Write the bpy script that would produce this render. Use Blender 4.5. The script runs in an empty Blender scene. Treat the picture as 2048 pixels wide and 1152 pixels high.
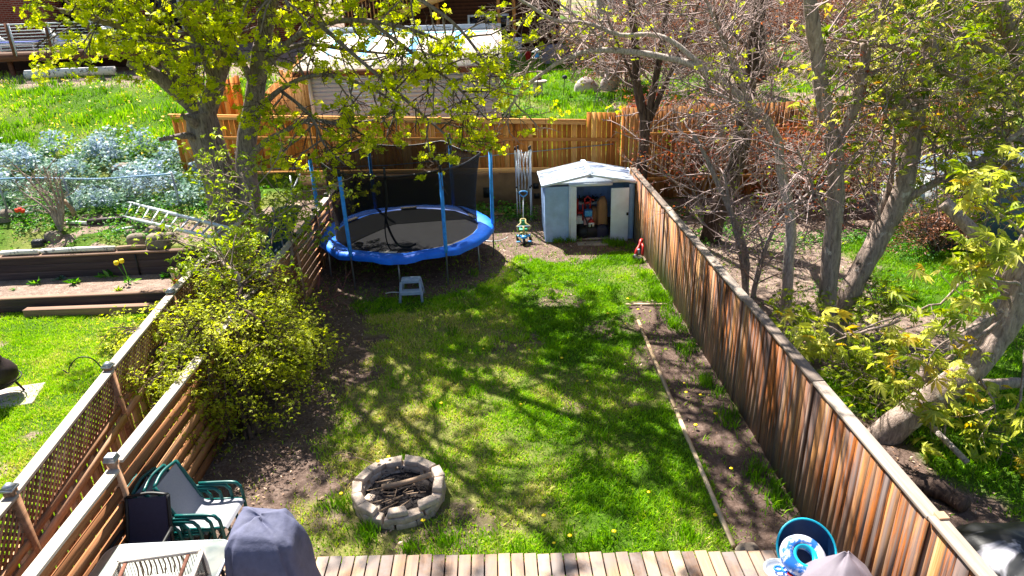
import bpy, math, random
import numpy as np
from mathutils import Matrix, Vector

# ------------------------------------------------------------------ camera, light, exposure
S = bpy.context.scene
F, CX, CY = 1365.0, 1024.0, 576.0                # photograph geometry (pixels of the 2048 px wide photo)
PITCH, ROLL, YAW, CAMH = math.radians(23.1), math.radians(2.1), math.radians(1.08), 6.0
fwd = np.array([math.sin(YAW)*math.cos(PITCH), math.cos(YAW)*math.cos(PITCH), -math.sin(PITCH)])
_r0 = np.array([math.cos(YAW), -math.sin(YAW), 0.0]); _u0 = np.cross(_r0, fwd)
rgt = math.cos(ROLL)*_r0 - math.sin(ROLL)*_u0
upv = math.sin(ROLL)*_r0 + math.cos(ROLL)*_u0
camd = bpy.data.cameras.new('camera'); cam = bpy.data.objects.new('camera', camd)
S.collection.objects.link(cam)
M = Matrix(((rgt[0], upv[0], -fwd[0], 0), (rgt[1], upv[1], -fwd[1], 0), (rgt[2], upv[2], -fwd[2], CAMH), (0, 0, 0, 1)))
cam.matrix_world = M
camd.sensor_width = 36.0; camd.lens = 36.0*F/2048.0; camd.clip_start = 0.1; camd.clip_end = 800.0
S.camera = cam

SUN_EL, SUN_AZ = math.radians(56), math.radians(-29)     # azimuth from +Y towards +X
w = bpy.data.worlds.new("World"); S.world = w; w.use_nodes = True
nt = w.node_tree
sky = nt.nodes.new('ShaderNodeTexSky'); sky.sky_type = 'NISHITA'; sky.sun_disc = False
sky.sun_elevation = SUN_EL; sky.sun_rotation = SUN_AZ
bg = nt.nodes['Background']; bg.inputs['Strength'].default_value = 0.052
nt.links.new(sky.outputs['Color'], bg.inputs['Color'])
sl = bpy.data.lights.new('sun', 'SUN'); sl.energy = 5.0; sl.angle = math.radians(0.5); sl.color = (1.0, 0.95, 0.86)
so = bpy.data.objects.new('sun', sl); S.collection.objects.link(so)
sd = Vector((math.sin(SUN_AZ)*math.cos(SUN_EL), math.cos(SUN_AZ)*math.cos(SUN_EL), math.sin(SUN_EL)))
so.rotation_euler = sd.to_track_quat('Z', 'Y').to_euler(); so.location = (0, 0, 40)
S.view_settings.view_transform = 'Standard'; S.view_settings.look = 'None'
S.view_settings.exposure = 1.75; S.view_settings.gamma = 1.0
S.cycles.max_bounces = 6; S.cycles.transparent_max_bounces = 12

# ------------------------------------------------------------------ helpers
COL = S.collection
R = random.Random(7)
NR = np.random.default_rng(11)

def c(r, g, b):
    f = lambda v: ((v/255+0.055)/1.055)**2.4 if v > 10 else v/255/12.92
    return (f(r), f(g), f(b), 1.0)

def ray(x, y): return fwd + rgt*((x-CX)/F) + upv*((CY-y)/F)
def P(x, y, Y):                                   # photo pixel at distance Y along the yard
    d = ray(x, y); t = Y/d[1]; return np.array([0, 0, CAMH]) + d*t
def G(x, y, z=0.0):                               # photo pixel at height z
    d = ray(x, y); t = (z-CAMH)/d[2]; return np.array([0, 0, CAMH]) + d*t

def hash2(ix, iy, s):
    n = (ix*374761393 + iy*668265263 + s*2147483647) & 0xFFFFFFFF
    n = ((n ^ (n >> 13))*1274126177) & 0xFFFFFFFF
    return ((n ^ (n >> 16)) & 0xFFFF)/65535.0
def vnoise(x, y, s=0):
    x = np.asarray(x, float); y = np.asarray(y, float)
    ix = np.floor(x).astype(np.int64); iy = np.floor(y).astype(np.int64)
    fx = x-ix; fy = y-iy; fx = fx*fx*(3-2*fx); fy = fy*fy*(3-2*fy)
    a = hash2(ix, iy, s); b = hash2(ix+1, iy, s); cc = hash2(ix, iy+1, s); d = hash2(ix+1, iy+1, s)
    return (a*(1-fx)+b*fx)*(1-fy) + (cc*(1-fx)+d*fx)*fy
def fbm(x, y, s=0, o=4):
    v = 0; a = 0.5; t = 0
    for i in range(o):
        v = v+a*vnoise(x*2**i, y*2**i, s+i*17); t += a; a *= 0.5
    return v/t
def smooth(a, b, x):
    t = np.clip((np.asarray(x, float)-a)/(b-a), 0, 1); return t*t*(3-2*t)

XR, XL = 3.6, -4.27                                # right and left fence lines
def lat_x(y): return np.interp(y, [3, 5.2, 8.0, 11.1, 14.0, 20], [-4.65, -4.78, -5.1, -5.4, -5.45, -5.6])
def terrain(x, y):
    x = np.asarray(x, float); y = np.asarray(y, float)
    back = np.interp(y, [17.2, 19.6, 24, 30, 37, 46, 70, 300], [1.25, 1.65, 2.2, 2.75, 3.4, 3.9, 4.4, 4.6])
    back = back + 1.05*smooth(-6.5, -10, x)*smooth(19.5, 28.5, y)
    yard = 0.32*smooth(16.8, 19.4, y)
    z = np.where(y > 19.62, back, yard)
    left = np.where(y < 13.98, 0.0, np.where(y < 15.22, 0.3, 0.9+0.35*smooth(15.3, 17.3, y)))
    left = np.where(y > 17.2, back, left)
    z = np.where(x < lat_x(y)-0.04, left, z)
    strip = (x >= lat_x(y)-0.04) & (x < XL)
    z = np.where(strip, np.where(y > 19.6, back, 1.1*smooth(15.0, 17.4, y)), z)
    bump = (fbm(x*0.9, y*0.9, 3, 3)-0.5)*0.09
    return z+bump*smooth(2.0, 4.0, np.abs(y)+0*x)*np.where((y > 6.2), 1, 0.2)
def TG(x, y, lift=0.0):                            # photo pixel dropped on the terrain
    d = ray(x, y); o = np.array([0, 0, CAMH])
    t = np.linspace(4, 90, 4000); p = o[None]+d[None]*t[:, None]
    h = terrain(p[:, 0], p[:, 1]); k = np.argmax(p[:, 2] < h)
    q = p[k]; return np.array([q[0], q[1], h[k]+lift])

# ------------------------------------------------------------------ materials
MATS = {}
class NB:
    def __init__(s, name):
        s.m = bpy.data.materials.new(name); s.m.use_nodes = True; s.t = s.m.node_tree
        s.b = s.t.nodes['Principled BSDF']; s.out = s.t.nodes['Material Output']; MATS[name] = s.m
    def n(s, typ, **kw):
        x = s.t.nodes.new(typ)
        for k, v in kw.items(): setattr(x, k, v)
        return x
    def l(s, a, b): s.t.links.new(a, b)
    def coord(s, scale=(1, 1, 1)):
        tc = s.n('ShaderNodeTexCoord'); mp = s.n('ShaderNodeMapping'); mp.inputs['Scale'].default_value = scale
        s.l(tc.outputs['Object'], mp.inputs['Vector']); s.mp = mp; return mp.outputs['Vector']
    def noise(s, vec, scale, detail=4, rough=0.6, dist=0.0):
        x = s.n('ShaderNodeTexNoise'); x.inputs['Scale'].default_value = scale; x.inputs['Detail'].default_value = detail
        x.inputs['Roughness'].default_value = rough; x.inputs['Distortion'].default_value = dist
        s.l(vec, x.inputs['Vector']); return x.outputs['Fac']
    def ramp(s, fac, stops):
        x = s.n('ShaderNodeValToRGB'); e = x.color_ramp.elements
        while len(e) < len(stops): e.new(0.5)
        for i, (p, col) in enumerate(stops): e[i].position = p; e[i].color = col
        s.l(fac, x.inputs['Fac']); return x.outputs['Color']
    def attr(s, name='rnd'):
        x = s.n('ShaderNodeAttribute'); x.attribute_name = name; return x.outputs['Fac']
    def math(s, op, a, b=None, clamp=False):
        x = s.n('ShaderNodeMath', operation=op); x.use_clamp = clamp
        for i, v in enumerate((a, b)):
            if v is None: continue
            if isinstance(v, (int, float)): x.inputs[i].default_value = v
            else: s.l(v, x.inputs[i])
        return x.outputs[0]
    def mix(s, fac, a, b, mode='MIX'):
        x = s.n('ShaderNodeMix', data_type='RGBA', blend_type=mode)
        for k, v in ((0, fac), (6, a), (7, b)):
            if isinstance(v, (int, float)): x.inputs[k].default_value = v
            elif isinstance(v, tuple): x.inputs[k].default_value = v
            else: s.l(v, x.inputs[k])
        return x.outputs[2]
    def bump(s, h, strength=0.4, dist=0.02):
        x = s.n('ShaderNodeBump'); x.inputs['Strength'].default_value = strength; x.inputs['Distance'].default_value = dist
        s.l(h, x.inputs['Height']); s.l(x.outputs['Normal'], s.b.inputs['Normal'])
    def fin(s, col, rough=0.8, spec=0.3, metal=0.0):
        if isinstance(col, tuple): s.b.inputs['Base Color'].default_value = col
        else: s.l(col, s.b.inputs['Base Color'])
        s.b.inputs['Roughness'].default_value = rough; s.b.inputs['Specular IOR Level'].default_value = spec
        s.b.inputs['Metallic'].default_value = metal
        return s.m

def plain(name, col, rough=0.6, var=0.25, scale=6, metal=0.0, spec=0.4, bump=0.0):
    n = NB(name); v = n.coord(); f = n.noise(v, scale, 5, 0.65)
    d = tuple(x*(1-var) for x in col[:3])+(1,); b = tuple(min(1, x*(1+var)) for x in col[:3])+(1,)
    if bump: n.bump(f, bump, 0.02)
    return n.fin(n.ramp(f, [(0.3, d), (0.7, b)]), rough, spec, metal)

def wood(name, stops, axis='Z', grain=38, stretch=0.035, grey=None, greyamt=0.0, greyscale=1.2, rndamt=0.35, rough=0.85, bump=0.3):
    n = NB(name); sc = {'X': (stretch, 1, 1), 'Y': (1, stretch, 1), 'Z': (1, 1, stretch)}[axis]
    v = n.coord(sc); r = n.attr()
    cmb = n.n('ShaderNodeCombineXYZ'); k = n.math('MULTIPLY', r, 57.0)
    for i in range(3): n.l(k, cmb.inputs[i])
    va = n.n('ShaderNodeVectorMath', operation='ADD'); n.l(v, va.inputs[0]); n.l(cmb.outputs[0], va.inputs[1])
    f1 = n.noise(va.outputs[0], grain, 5, 0.7, 0.4); f2 = n.noise(va.outputs[0], grain*0.22, 3, 0.6)
    f = n.math('ADD', n.math('MULTIPLY', f1, 0.55), n.math('MULTIPLY', f2, 0.45))
    f = n.math('ADD', f, n.math('MULTIPLY', n.math('SUBTRACT', r, 0.5), rndamt))
    col = n.ramp(f, stops)
    if grey:
        tc = n.n('ShaderNodeTexCoord'); g = n.noise(tc.outputs['Object'], greyscale, 4, 0.65)
        gm = n.n('ShaderNodeMapRange'); gm.inputs[1].default_value = 0.62-greyamt*0.5; gm.inputs[2].default_value = 0.78-greyamt*0.3
        n.l(g, gm.inputs[0]); col = n.mix(gm.outputs[0], col, grey)
    n.bump(f1, bump, 0.004)
    return n.fin(col, rough, 0.2)

def leafmat(name, stops, transl=0.45, rough=0.5):
    n = NB(name); r = n.attr(); col = n.ramp(r, stops); n.fin(col, rough, 0.35)
    t = n.n('ShaderNodeBsdfTranslucent'); n.l(col, t.inputs['Color'])
    hs = n.n('ShaderNodeHueSaturation'); hs.inputs['Saturation'].default_value = 1.1; hs.inputs['Value'].default_value = 1.25
    n.l(col, hs.inputs['Color']); n.l(hs.outputs[0], t.inputs['Color'])
    mx = n.n('ShaderNodeMixShader'); mx.inputs[0].default_value = transl
    n.l(n.b.outputs[0], mx.inputs[1]); n.l(t.outputs[0], mx.inputs[2]); n.l(mx.outputs[0], n.out.inputs['Surface'])
    return n.m

def barkmat(name, dark, light, pale=None, scale=9, paleamt=0.3):
    n = NB(name); v = n.coord((1, 1, 0.22)); f = n.noise(v, scale*2.2, 6, 0.7, 0.6)
    col = n.ramp(f, [(0.32, dark), (0.62, light)])
    if pale:
        tc = n.n('ShaderNodeTexCoord'); g = n.noise(tc.outputs['Object'], scale*0.6, 5, 0.7)
        gm = n.n('ShaderNodeMapRange'); gm.inputs[1].default_value = 0.66-paleamt*0.3; gm.inputs[2].default_value = 0.76-paleamt*0.3
        n.l(g, gm.inputs[0]); col = n.mix(gm.outputs[0], col, pale)
    n.bump(f, 0.9, 0.03)
    return n.fin(col, 0.9, 0.15)

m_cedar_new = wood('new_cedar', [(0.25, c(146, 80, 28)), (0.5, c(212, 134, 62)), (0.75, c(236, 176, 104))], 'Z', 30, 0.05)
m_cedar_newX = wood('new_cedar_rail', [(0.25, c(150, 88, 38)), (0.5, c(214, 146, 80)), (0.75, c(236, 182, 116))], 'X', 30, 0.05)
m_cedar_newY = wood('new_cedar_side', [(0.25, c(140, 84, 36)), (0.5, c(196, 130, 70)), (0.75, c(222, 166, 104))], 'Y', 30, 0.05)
m_cedar_shaded = wood('shaded_cedar', [(0.25, c(104, 62, 30)), (0.5, c(160, 104, 58)), (0.75, c(196, 142, 90))], 'Z', 30, 0.05)  # darker copy of the new cedar, shade put into its colour
m_slat = wood('brown_slat', [(0.25, c(108, 68, 42)), (0.5, c(164, 112, 74)), (0.75, c(200, 152, 112))], 'Y', 26, 0.04, rndamt=0.3)
m_latt = wood('old_brown_board', [(0.25, c(110, 76, 54)), (0.5, c(172, 128, 98)), (0.75, c(204, 166, 136))], 'Z', 24, 0.05)
m_lattY = wood('old_brown_rail', [(0.25, c(116, 82, 60)), (0.5, c(176, 134, 104)), (0.75, c(206, 170, 142))], 'Y', 24, 0.05)
m_cap = wood('weathered_cap', [(0.25, c(118, 106, 96)), (0.5, c(168, 156, 144)), (0.75, c(206, 196, 184))], 'Y', 26, 0.05, rndamt=0.25)
m_cap2 = wood('grey_brown_cap', [(0.25, c(84, 74, 68)), (0.5, c(132, 118, 108)), (0.75, c(170, 158, 146))], 'Y', 26, 0.05, rndamt=0.25)
m_deck = wood('deck_board', [(0.22, c(98, 74, 58)), (0.5, c(164, 130, 104)), (0.78, c(200, 168, 138))], 'Y', 22, 0.06, grey=c(122, 112, 108), greyamt=0.5, greyscale=2.6, rndamt=0.6)
m_timber = wood('shaded_timber', [(0.25, c(40, 34, 38)), (0.5, c(66, 56, 58)), (0.75, c(98, 84, 80))], 'X', 18, 0.05, rndamt=0.2)  # wall beams: the shade on their front faces is put into the colour
m_timbertop = wood('timber_top', [(0.25, c(96, 70, 58)), (0.5, c(138, 110, 94)), (0.75, c(176, 148, 130))], 'X', 18, 0.05)
m_lumber = wood('pale_lumber', [(0.25, c(158, 134, 100)), (0.5, c(204, 182, 146)), (0.75, c(228, 212, 182))], 'X', 24, 0.04)
m_edging = wood('edging_timber', [(0.25, c(120, 98, 74)), (0.5, c(176, 152, 122)), (0.75, c(206, 188, 160))], 'Y', 24, 0.05)
m_brownX = wood('brown_joist', [(0.25, c(70, 44, 36)), (0.5, c(112, 74, 60)), (0.75, c(142, 100, 82))], 'X', 20, 0.05)

def right_fence_mat():
    n = NB('weathered_orange_board'); v = n.coord((1, 1, 0.03)); r = n.attr()
    cmb = n.n('ShaderNodeCombineXYZ'); k = n.math('MULTIPLY', r, 41.0)
    for i in range(3): n.l(k, cmb.inputs[i])
    va = n.n('ShaderNodeVectorMath', operation='ADD'); n.l(v, va.inputs[0]); n.l(cmb.outputs[0], va.inputs[1])
    f1 = n.noise(va.outputs[0], 26, 6, 0.75, 0.5); f2 = n.noise(va.outputs[0], 5, 3, 0.6)
    f = n.math('ADD', n.math('MULTIPLY', f1, 0.6), n.math('MULTIPLY', f2, 0.4))
    f = n.math('ADD', f, n.math('MULTIPLY', n.math('SUBTRACT', r, 0.5), 0.20))
    fb = n.n('ShaderNodeMapping'); fb.inputs['Scale'].default_value = (1, 1, .35); tb = n.n('ShaderNodeTexCoord'); n.l(tb.outputs['Object'], fb.inputs['Vector'])
    f = n.math('ADD', f, n.math('MULTIPLY', n.math('SUBTRACT', n.noise(fb.outputs[0], 2.6, 4, .6), .5), .38))
    col = n.ramp(f, [(0.33, c(48, 32, 28)), (0.42, c(104, 66, 46)), (0.48, c(200, 118, 44)), (0.53, c(134, 102, 84)), (0.61, c(204, 148, 88)), (0.74, c(214, 178, 136))])
    tc = n.n('ShaderNodeTexCoord'); sx = n.n('ShaderNodeSeparateXYZ'); n.l(tc.outputs['Object'], sx.inputs[0])
    # grey weathered foot of the boards and grey streaks
    g = n.noise(v, 8, 4, 0.7); low = n.n('ShaderNodeMapRange'); low.inputs[1].default_value = 0.75; low.inputs[2].default_value = 0.05
    n.l(n.math('ADD', sx.outputs[2], n.math('MULTIPLY', n.math('SUBTRACT', g, 0.5), 0.9)), low.inputs[0])
    col = n.mix(n.math('MULTIPLY', low.outputs[0], 0.75), col, c(172, 158, 146))
    s2 = n.noise(va.outputs[0], 11, 3, 0.6); sm = n.n('ShaderNodeMapRange'); sm.inputs[1].default_value = 0.47; sm.inputs[2].default_value = 0.6
    n.l(s2, sm.inputs[0]); col = n.mix(n.math('MULTIPLY', sm.outputs[0], 0.8), col, c(140, 130, 128))
    # boards nearer the house are multiplied darker, their shade put into the colour
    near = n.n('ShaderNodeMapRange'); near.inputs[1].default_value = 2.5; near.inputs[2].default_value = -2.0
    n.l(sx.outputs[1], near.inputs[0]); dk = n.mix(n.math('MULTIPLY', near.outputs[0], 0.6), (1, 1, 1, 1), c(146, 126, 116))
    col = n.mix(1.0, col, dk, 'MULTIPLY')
    n.bump(f1, 0.35, 0.004); return n.fin(col, 0.85, 0.2)
m_rfence = right_fence_mat()

m_blue = plain('blue_vinyl', c(14, 112, 250), 0.5, 0.25, 4)
m_foam = plain('blue_foam_sleeve', c(50, 146, 236), 0.6, 0.3, 9)
m_black = plain('black_plastic', c(22, 22, 24), 0.5, 0.3, 8)
m_matb = plain('black_jump_mat', c(44, 44, 48), 0.8, 0.25, 3)
m_steel = plain('galvanised_steel', c(150, 156, 164), 0.4, 0.2, 10, metal=0.6)
m_alu = plain('aluminium', c(196, 202, 210), 0.4, 0.12, 8, metal=0.25)
m_greyplastic = plain('grey_plastic', c(150, 168, 196), 0.6, 0.15, 14)
m_shedblue = plain('blue_painted_sheet', c(146, 176, 220), 0.5, 0.16, 3.5)
m_shedwhite = plain('white_painted_sheet', c(208, 220, 236), 0.5, 0.10, 4)
m_conc = plain('grey_concrete', c(152, 144, 136), 0.9, 0.25, 9, bump=0.4)
m_wallconc = plain('tan_concrete_wall', c(118, 92, 62), 0.9, 0.3, 2.5, bump=0.3)
m_block = plain('paving_block', c(182, 164, 148), 0.9, 0.35, 9, bump=0.6)
m_ash = plain('ash_and_charcoal', c(40, 34, 34), 0.95, 0.6, 24, bump=1.0)
m_white = plain('white_paint', c(226, 226, 222), 0.5, 0.08, 5)
m_offwhite = plain('worn_white_paint', c(206, 196, 184), 0.7, 0.25, 22)
m_darkbrick = plain('dark_brown_siding', c(58, 34, 28), 0.8, 0.35, 5)
m_glassdark = plain('dark_window', c(30, 30, 34), 0.15, 0.2, 3)
m_siding = plain('grey_siding', c(166, 186, 222), 0.6, 0.08, 2)
m_green = plain('dark_green_metal', c(12, 84, 82), 0.35, 0.15, 8)
m_sling = plain('pale_sling', c(150, 150, 158), 0.8, 0.08, 60)
m_navy = plain('navy_sling', c(46, 44, 66), 0.7, 0.15, 30)
m_cover = plain('blue_grey_cover', c(90, 92, 116), 0.75, 0.2, 7, bump=0.5)
m_cover2 = plain('grey_cover', c(116, 108, 118), 0.7, 0.14, 3, bump=0.15)
m_teal = plain('teal_plastic', c(16, 104, 136), 0.35, 0.15, 4)
m_tealin = plain('dark_blue_lining', c(22, 58, 100), 0.4, 0.2, 4)
m_turq = plain('turquoise_plastic', c(24, 176, 206), 0.4, 0.1, 5)
m_red = plain('red_plastic', c(176, 36, 34), 0.4, 0.12, 6)
m_orange = plain('orange_stake', c(220, 70, 30), 0.5, 0.12, 6)
m_yellowp = plain('cream_plastic', c(178, 164, 104), 0.5, 0.1, 6)
m_greenp = plain('green_plastic', c(40, 140, 104), 0.5, 0.1, 6)
m_bluep = plain('light_blue_plastic', c(70, 150, 214), 0.4, 0.1, 6)
m_rust = plain('rusty_iron', c(58, 46, 48), 0.6, 0.5, 6, metal=0.2)
m_stone = plain('pale_stone', c(176, 164, 160), 0.9, 0.3, 5, bump=0.8)
m_stone2 = plain('grey_brown_stone', c(122, 110, 98), 0.95, 0.35, 6, bump=0.8)
m_kraft = plain('brown_paper', c(170, 118, 78), 0.8, 0.2, 4)
m_bluetape = plain('blue_membrane', c(40, 168, 226), 0.5, 0.1, 4)
m_char = plain('charcoal_flake', c(40, 36, 38), .9, .7, 30)
m_dry = plain('dry_stem', c(150, 126, 104), 0.9, 0.25, 10)
m_brick = plain('red_brick', c(140, 56, 42), 0.85, 0.25, 12)
m_greywall = plain('grey_rail', c(186, 194, 208), 0.5, 0.12, 6)
m_rshed = plain('slate_blue_sheet', c(72, 88, 112), 0.6, 0.2, 1.5)

def brickmat():
    n = NB('red_brick_wall'); v = n.coord()
    b = n.n('ShaderNodeTexBrick'); b.inputs['Color1'].default_value = c(150, 62, 44); b.inputs['Color2'].default_value = c(116, 44, 34)
    b.inputs['Mortar'].default_value = c(150, 130, 116); b.inputs['Scale'].default_value = 1.0; b.inputs['Brick Width'].default_value = 0.24
    b.inputs['Row Height'].default_value = 0.09; b.inputs['Mortar Size'].default_value = 0.012
    cb = n.n('ShaderNodeSeparateXYZ'); n.l(v, cb.inputs[0]); cc = n.n('ShaderNodeCombineXYZ'); n.l(cb.outputs[0], cc.inputs[0]); n.l(cb.outputs[2], cc.inputs[1])
    n.l(cc.outputs[0], b.inputs['Vector']); return n.fin(b.outputs['Color'], 0.9, 0.2)
m_brick = brickmat()
def logsiding():
    n = NB('brown_lap_siding'); v = n.coord(); s = n.n('ShaderNodeSeparateXYZ'); n.l(v, s.inputs[0])
    f = n.math('FRACT', n.math('MULTIPLY', s.outputs[2], 6.0)); g = n.noise(v, 6, 4)
    col = n.ramp(n.math('ADD', n.math('MULTIPLY', f, 0.5), n.math('MULTIPLY', g, 0.5)), [(0.2, c(40, 22, 18)), (0.8, c(98, 58, 42))])
    n.bump(f, 0.8, 0.03); return n.fin(col, 0.8, 0.2)
m_logsiding = logsiding()
def patchmat(name, a, b, scale, lo, hi, rough=0.6, stretch=(1, 1, 1)):
    n = NB(name); v = n.coord(stretch); f = n.noise(v, scale, 4, 0.6, 0.6)
    return n.fin(n.ramp(f, [(lo, a), (hi, b)]), rough, 0.4)
m_tarp = patchmat('black_tarp_grey_marks', c(20, 22, 26), c(170, 168, 178), 1.9, 0.55, 0.63, 0.45)
m_peel = patchmat('peeling_white_sheet', c(58, 88, 104), c(226, 232, 236), 13, 0.44, 0.52, 0.6, (1, 1, 0.22))
m_ring = patchmat('blue_patterned_vinyl', c(40, 104, 186), c(186, 192, 210), 9, 0.46, 0.54, 0.35)
m_birch = patchmat('birch_bark', c(70, 64, 60), c(222, 216, 210), 5, 0.34, 0.44, 0.8, (1.5, 1, 1))
m_shedroof = patchmat('chalky_white_roof', c(84, 98, 128), c(172, 182, 194), 1.4, 0.38, 0.52, 0.5, (1, 1.6, 1))
m_osb = patchmat('pale_roof_board', c(196, 178, 164), c(226, 214, 204), 4, 0.4, 0.6, 0.85)
m_litter_mat = leafmat('brown_leaf_litter', [(0.0, c(70, 46, 34)), (0.35, c(126, 92, 70)), (0.7, c(164, 130, 104)), (1.0, c(196, 170, 146))], 0.1)

def netmat():
    n = NB('black_safety_mesh'); n.fin(c(14, 14, 16), 0.7, 0.2)
    tr = n.n('ShaderNodeBsdfTransparent'); mx = n.n('ShaderNodeMixShader'); mx.inputs[0].default_value = 0.80
    n.l(tr.outputs[0], mx.inputs[1]); n.l(n.b.outputs[0], mx.inputs[2]); n.l(mx.outputs[0], n.out.inputs['Surface']); return n.m
m_net = netmat()
def frostglass():
    n = NB('frosted_table_glass'); v = n.coord(); f = n.noise(v, 3, 4)
    n.fin(n.ramp(f, [(0.3, c(140, 150, 148)), (0.7, c(186, 186, 176))]), 0.22, 0.6); return n.m  # frosted glass with its whitish reflection put into the pale colour
m_tglass = frostglass()

m_grass = leafmat('grass_blade', [(0.0, c(66, 106, 10)), (0.4, c(108, 160, 14)), (0.75, c(156, 198, 28)), (0.93, c(190, 204, 72)), (1.0, c(206, 194, 118))], 0.35)
m_dryblade = leafmat('dry_grass_blade', [(0.0, c(110, 120, 44)), (0.5, c(164, 158, 84)), (1.0, c(206, 192, 134))], 0.3)
m_maple = leafmat('yellow_green_maple_leaf', [(0.0, c(138, 154, 10)), (0.4, c(188, 200, 18)), (0.75, c(216, 220, 36)), (1.0, c(236, 230, 80))], 0.62)
m_lace = leafmat('olive_yellow_small_leaf', [(0.0, c(104, 116, 18)), (0.4, c(156, 168, 30)), (0.75, c(194, 200, 46)), (1.0, c(218, 216, 84))], 0.5)
m_sap = leafmat('fresh_green_leaf', [(0.0, c(96, 124, 16)), (0.5, c(150, 172, 26)), (1.0, c(196, 206, 66))], 0.45)
m_palm = leafmat('pale_green_palmate_leaf', [(0.0, c(104, 128, 34)), (0.35, c(150, 166, 52)), (0.7, c(196, 200, 84)), (0.97, c(222, 216, 116)), (1.0, c(210, 180, 60))], 0.45)
m_canopy = leafmat('olive_green_leaf', [(0.0, c(84, 108, 22)), (0.4, c(140, 160, 44)), (0.7, c(190, 192, 78)), (0.94, c(220, 210, 120)), (1.0, c(214, 164, 40))], 0.5)
m_redleaf = leafmat('rust_red_leaf', [(0.0, c(96, 36, 26)), (0.5, c(150, 74, 48)), (0.85, c(188, 116, 80)), (1.0, c(206, 150, 60))], 0.4)
m_deadleaf = leafmat('dead_brown_leaf', [(0.0, c(76, 44, 32)), (0.5, c(128, 78, 56)), (1.0, c(176, 124, 94))], 0.25)
m_lamium = leafmat('silver_green_leaf', [(0.0, c(40, 78, 30)), (0.3, c(76, 116, 66)), (0.55, c(104, 140, 112)), (0.85, c(140, 168, 158)), (1.0, c(146, 166, 190))], 0.2)
m_yellowfl = plain('yellow_petal', c(246, 214, 10), 0.5, 0.08, 20)
m_redfl = plain('red_petal', c(238, 62, 20), 0.5, 0.08, 20)
m_gleaf = leafmat('green_weed_leaf', [(0.0, c(40, 96, 20)), (0.6, c(84, 150, 36)), (1.0, c(140, 186, 66))], 0.35)
b_maple = barkmat('furrowed_grey_bark', c(74, 64, 64), c(150, 136, 132), c(166, 150, 146), 9, 0.2)
b_dark = barkmat('dark_brown_bark', c(44, 34, 32), c(104, 86, 76), None, 8)
b_grey = barkmat('smooth_grey_bark', c(98, 90, 90), c(170, 160, 156), c(196, 188, 184), 10, 0.25)
b_tan = barkmat('tan_grey_bark', c(104, 90, 84), c(176, 156, 144), c(206, 194, 186), 9, 0.25)
b_pale = barkmat('pale_twig_bark', c(132, 116, 110), c(206, 194, 186), None, 14)
b_twig = plain('pale_grey_twig', c(150, 130, 126), 0.85, 0.45, 2)
b_pink = plain('reddish_twig', c(140, 84, 86), 0.8, 0.25, 12)

# ------------------------------------------------------------------ mesh builders
def link(o): COL.objects.link(o); return o
def np_mesh(name, V, faces, rnd=None, mat=None, smooth=False):
    """faces: list of (n,k) int arrays, k=3 or 4; rnd: matching per-face floats"""
    me = bpy.data.meshes.new(name); V = np.asarray(V, np.float32)
    faces = [np.asarray(f, np.int32) for f in faces if len(f)]
    me.vertices.add(len(V)); me.vertices.foreach_set('co', V.ravel())
    nl = sum(f.size for f in faces); nf = sum(len(f) for f in faces)
    me.loops.add(nl); me.polygons.add(nf)
    me.loops.foreach_set('vertex_index', np.concatenate([f.ravel() for f in faces]))
    tot = np.concatenate([np.full(len(f), f.shape[1], np.int32) for f in faces])
    st = np.concatenate([[0], np.cumsum(tot)[:-1]]).astype(np.int32)
    me.polygons.foreach_set('loop_start', st); me.polygons.foreach_set('loop_total', tot)
    if smooth: me.polygons.foreach_set('use_smooth', np.ones(nf, bool))
    me.update(calc_edges=True)
    if rnd is not None:
        a = me.attributes.new('rnd', 'FLOAT', 'FACE'); a.data.foreach_set('value', np.asarray(rnd, np.float32))
    if mat: me.materials.append(mat)
    return me

def frames(T):
    T = T/np.maximum(np.linalg.norm(T, axis=-1, keepdims=True), 1e-9)
    d = T.mean(axis=-2, keepdims=True) if T.ndim > 1 else T
    ref = np.where(np.abs(d[..., 2:3]) > 0.8*np.linalg.norm(d, axis=-1, keepdims=True), np.array([1.0, 0.13, 0]), np.array([0.05, 0.1, 1.0]))
    ref = np.broadcast_to(ref, T.shape)
    U = np.cross(ref, T); U /= np.maximum(np.linalg.norm(U, axis=-1, keepdims=True), 1e-9)
    return U, np.cross(T, U)

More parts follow.
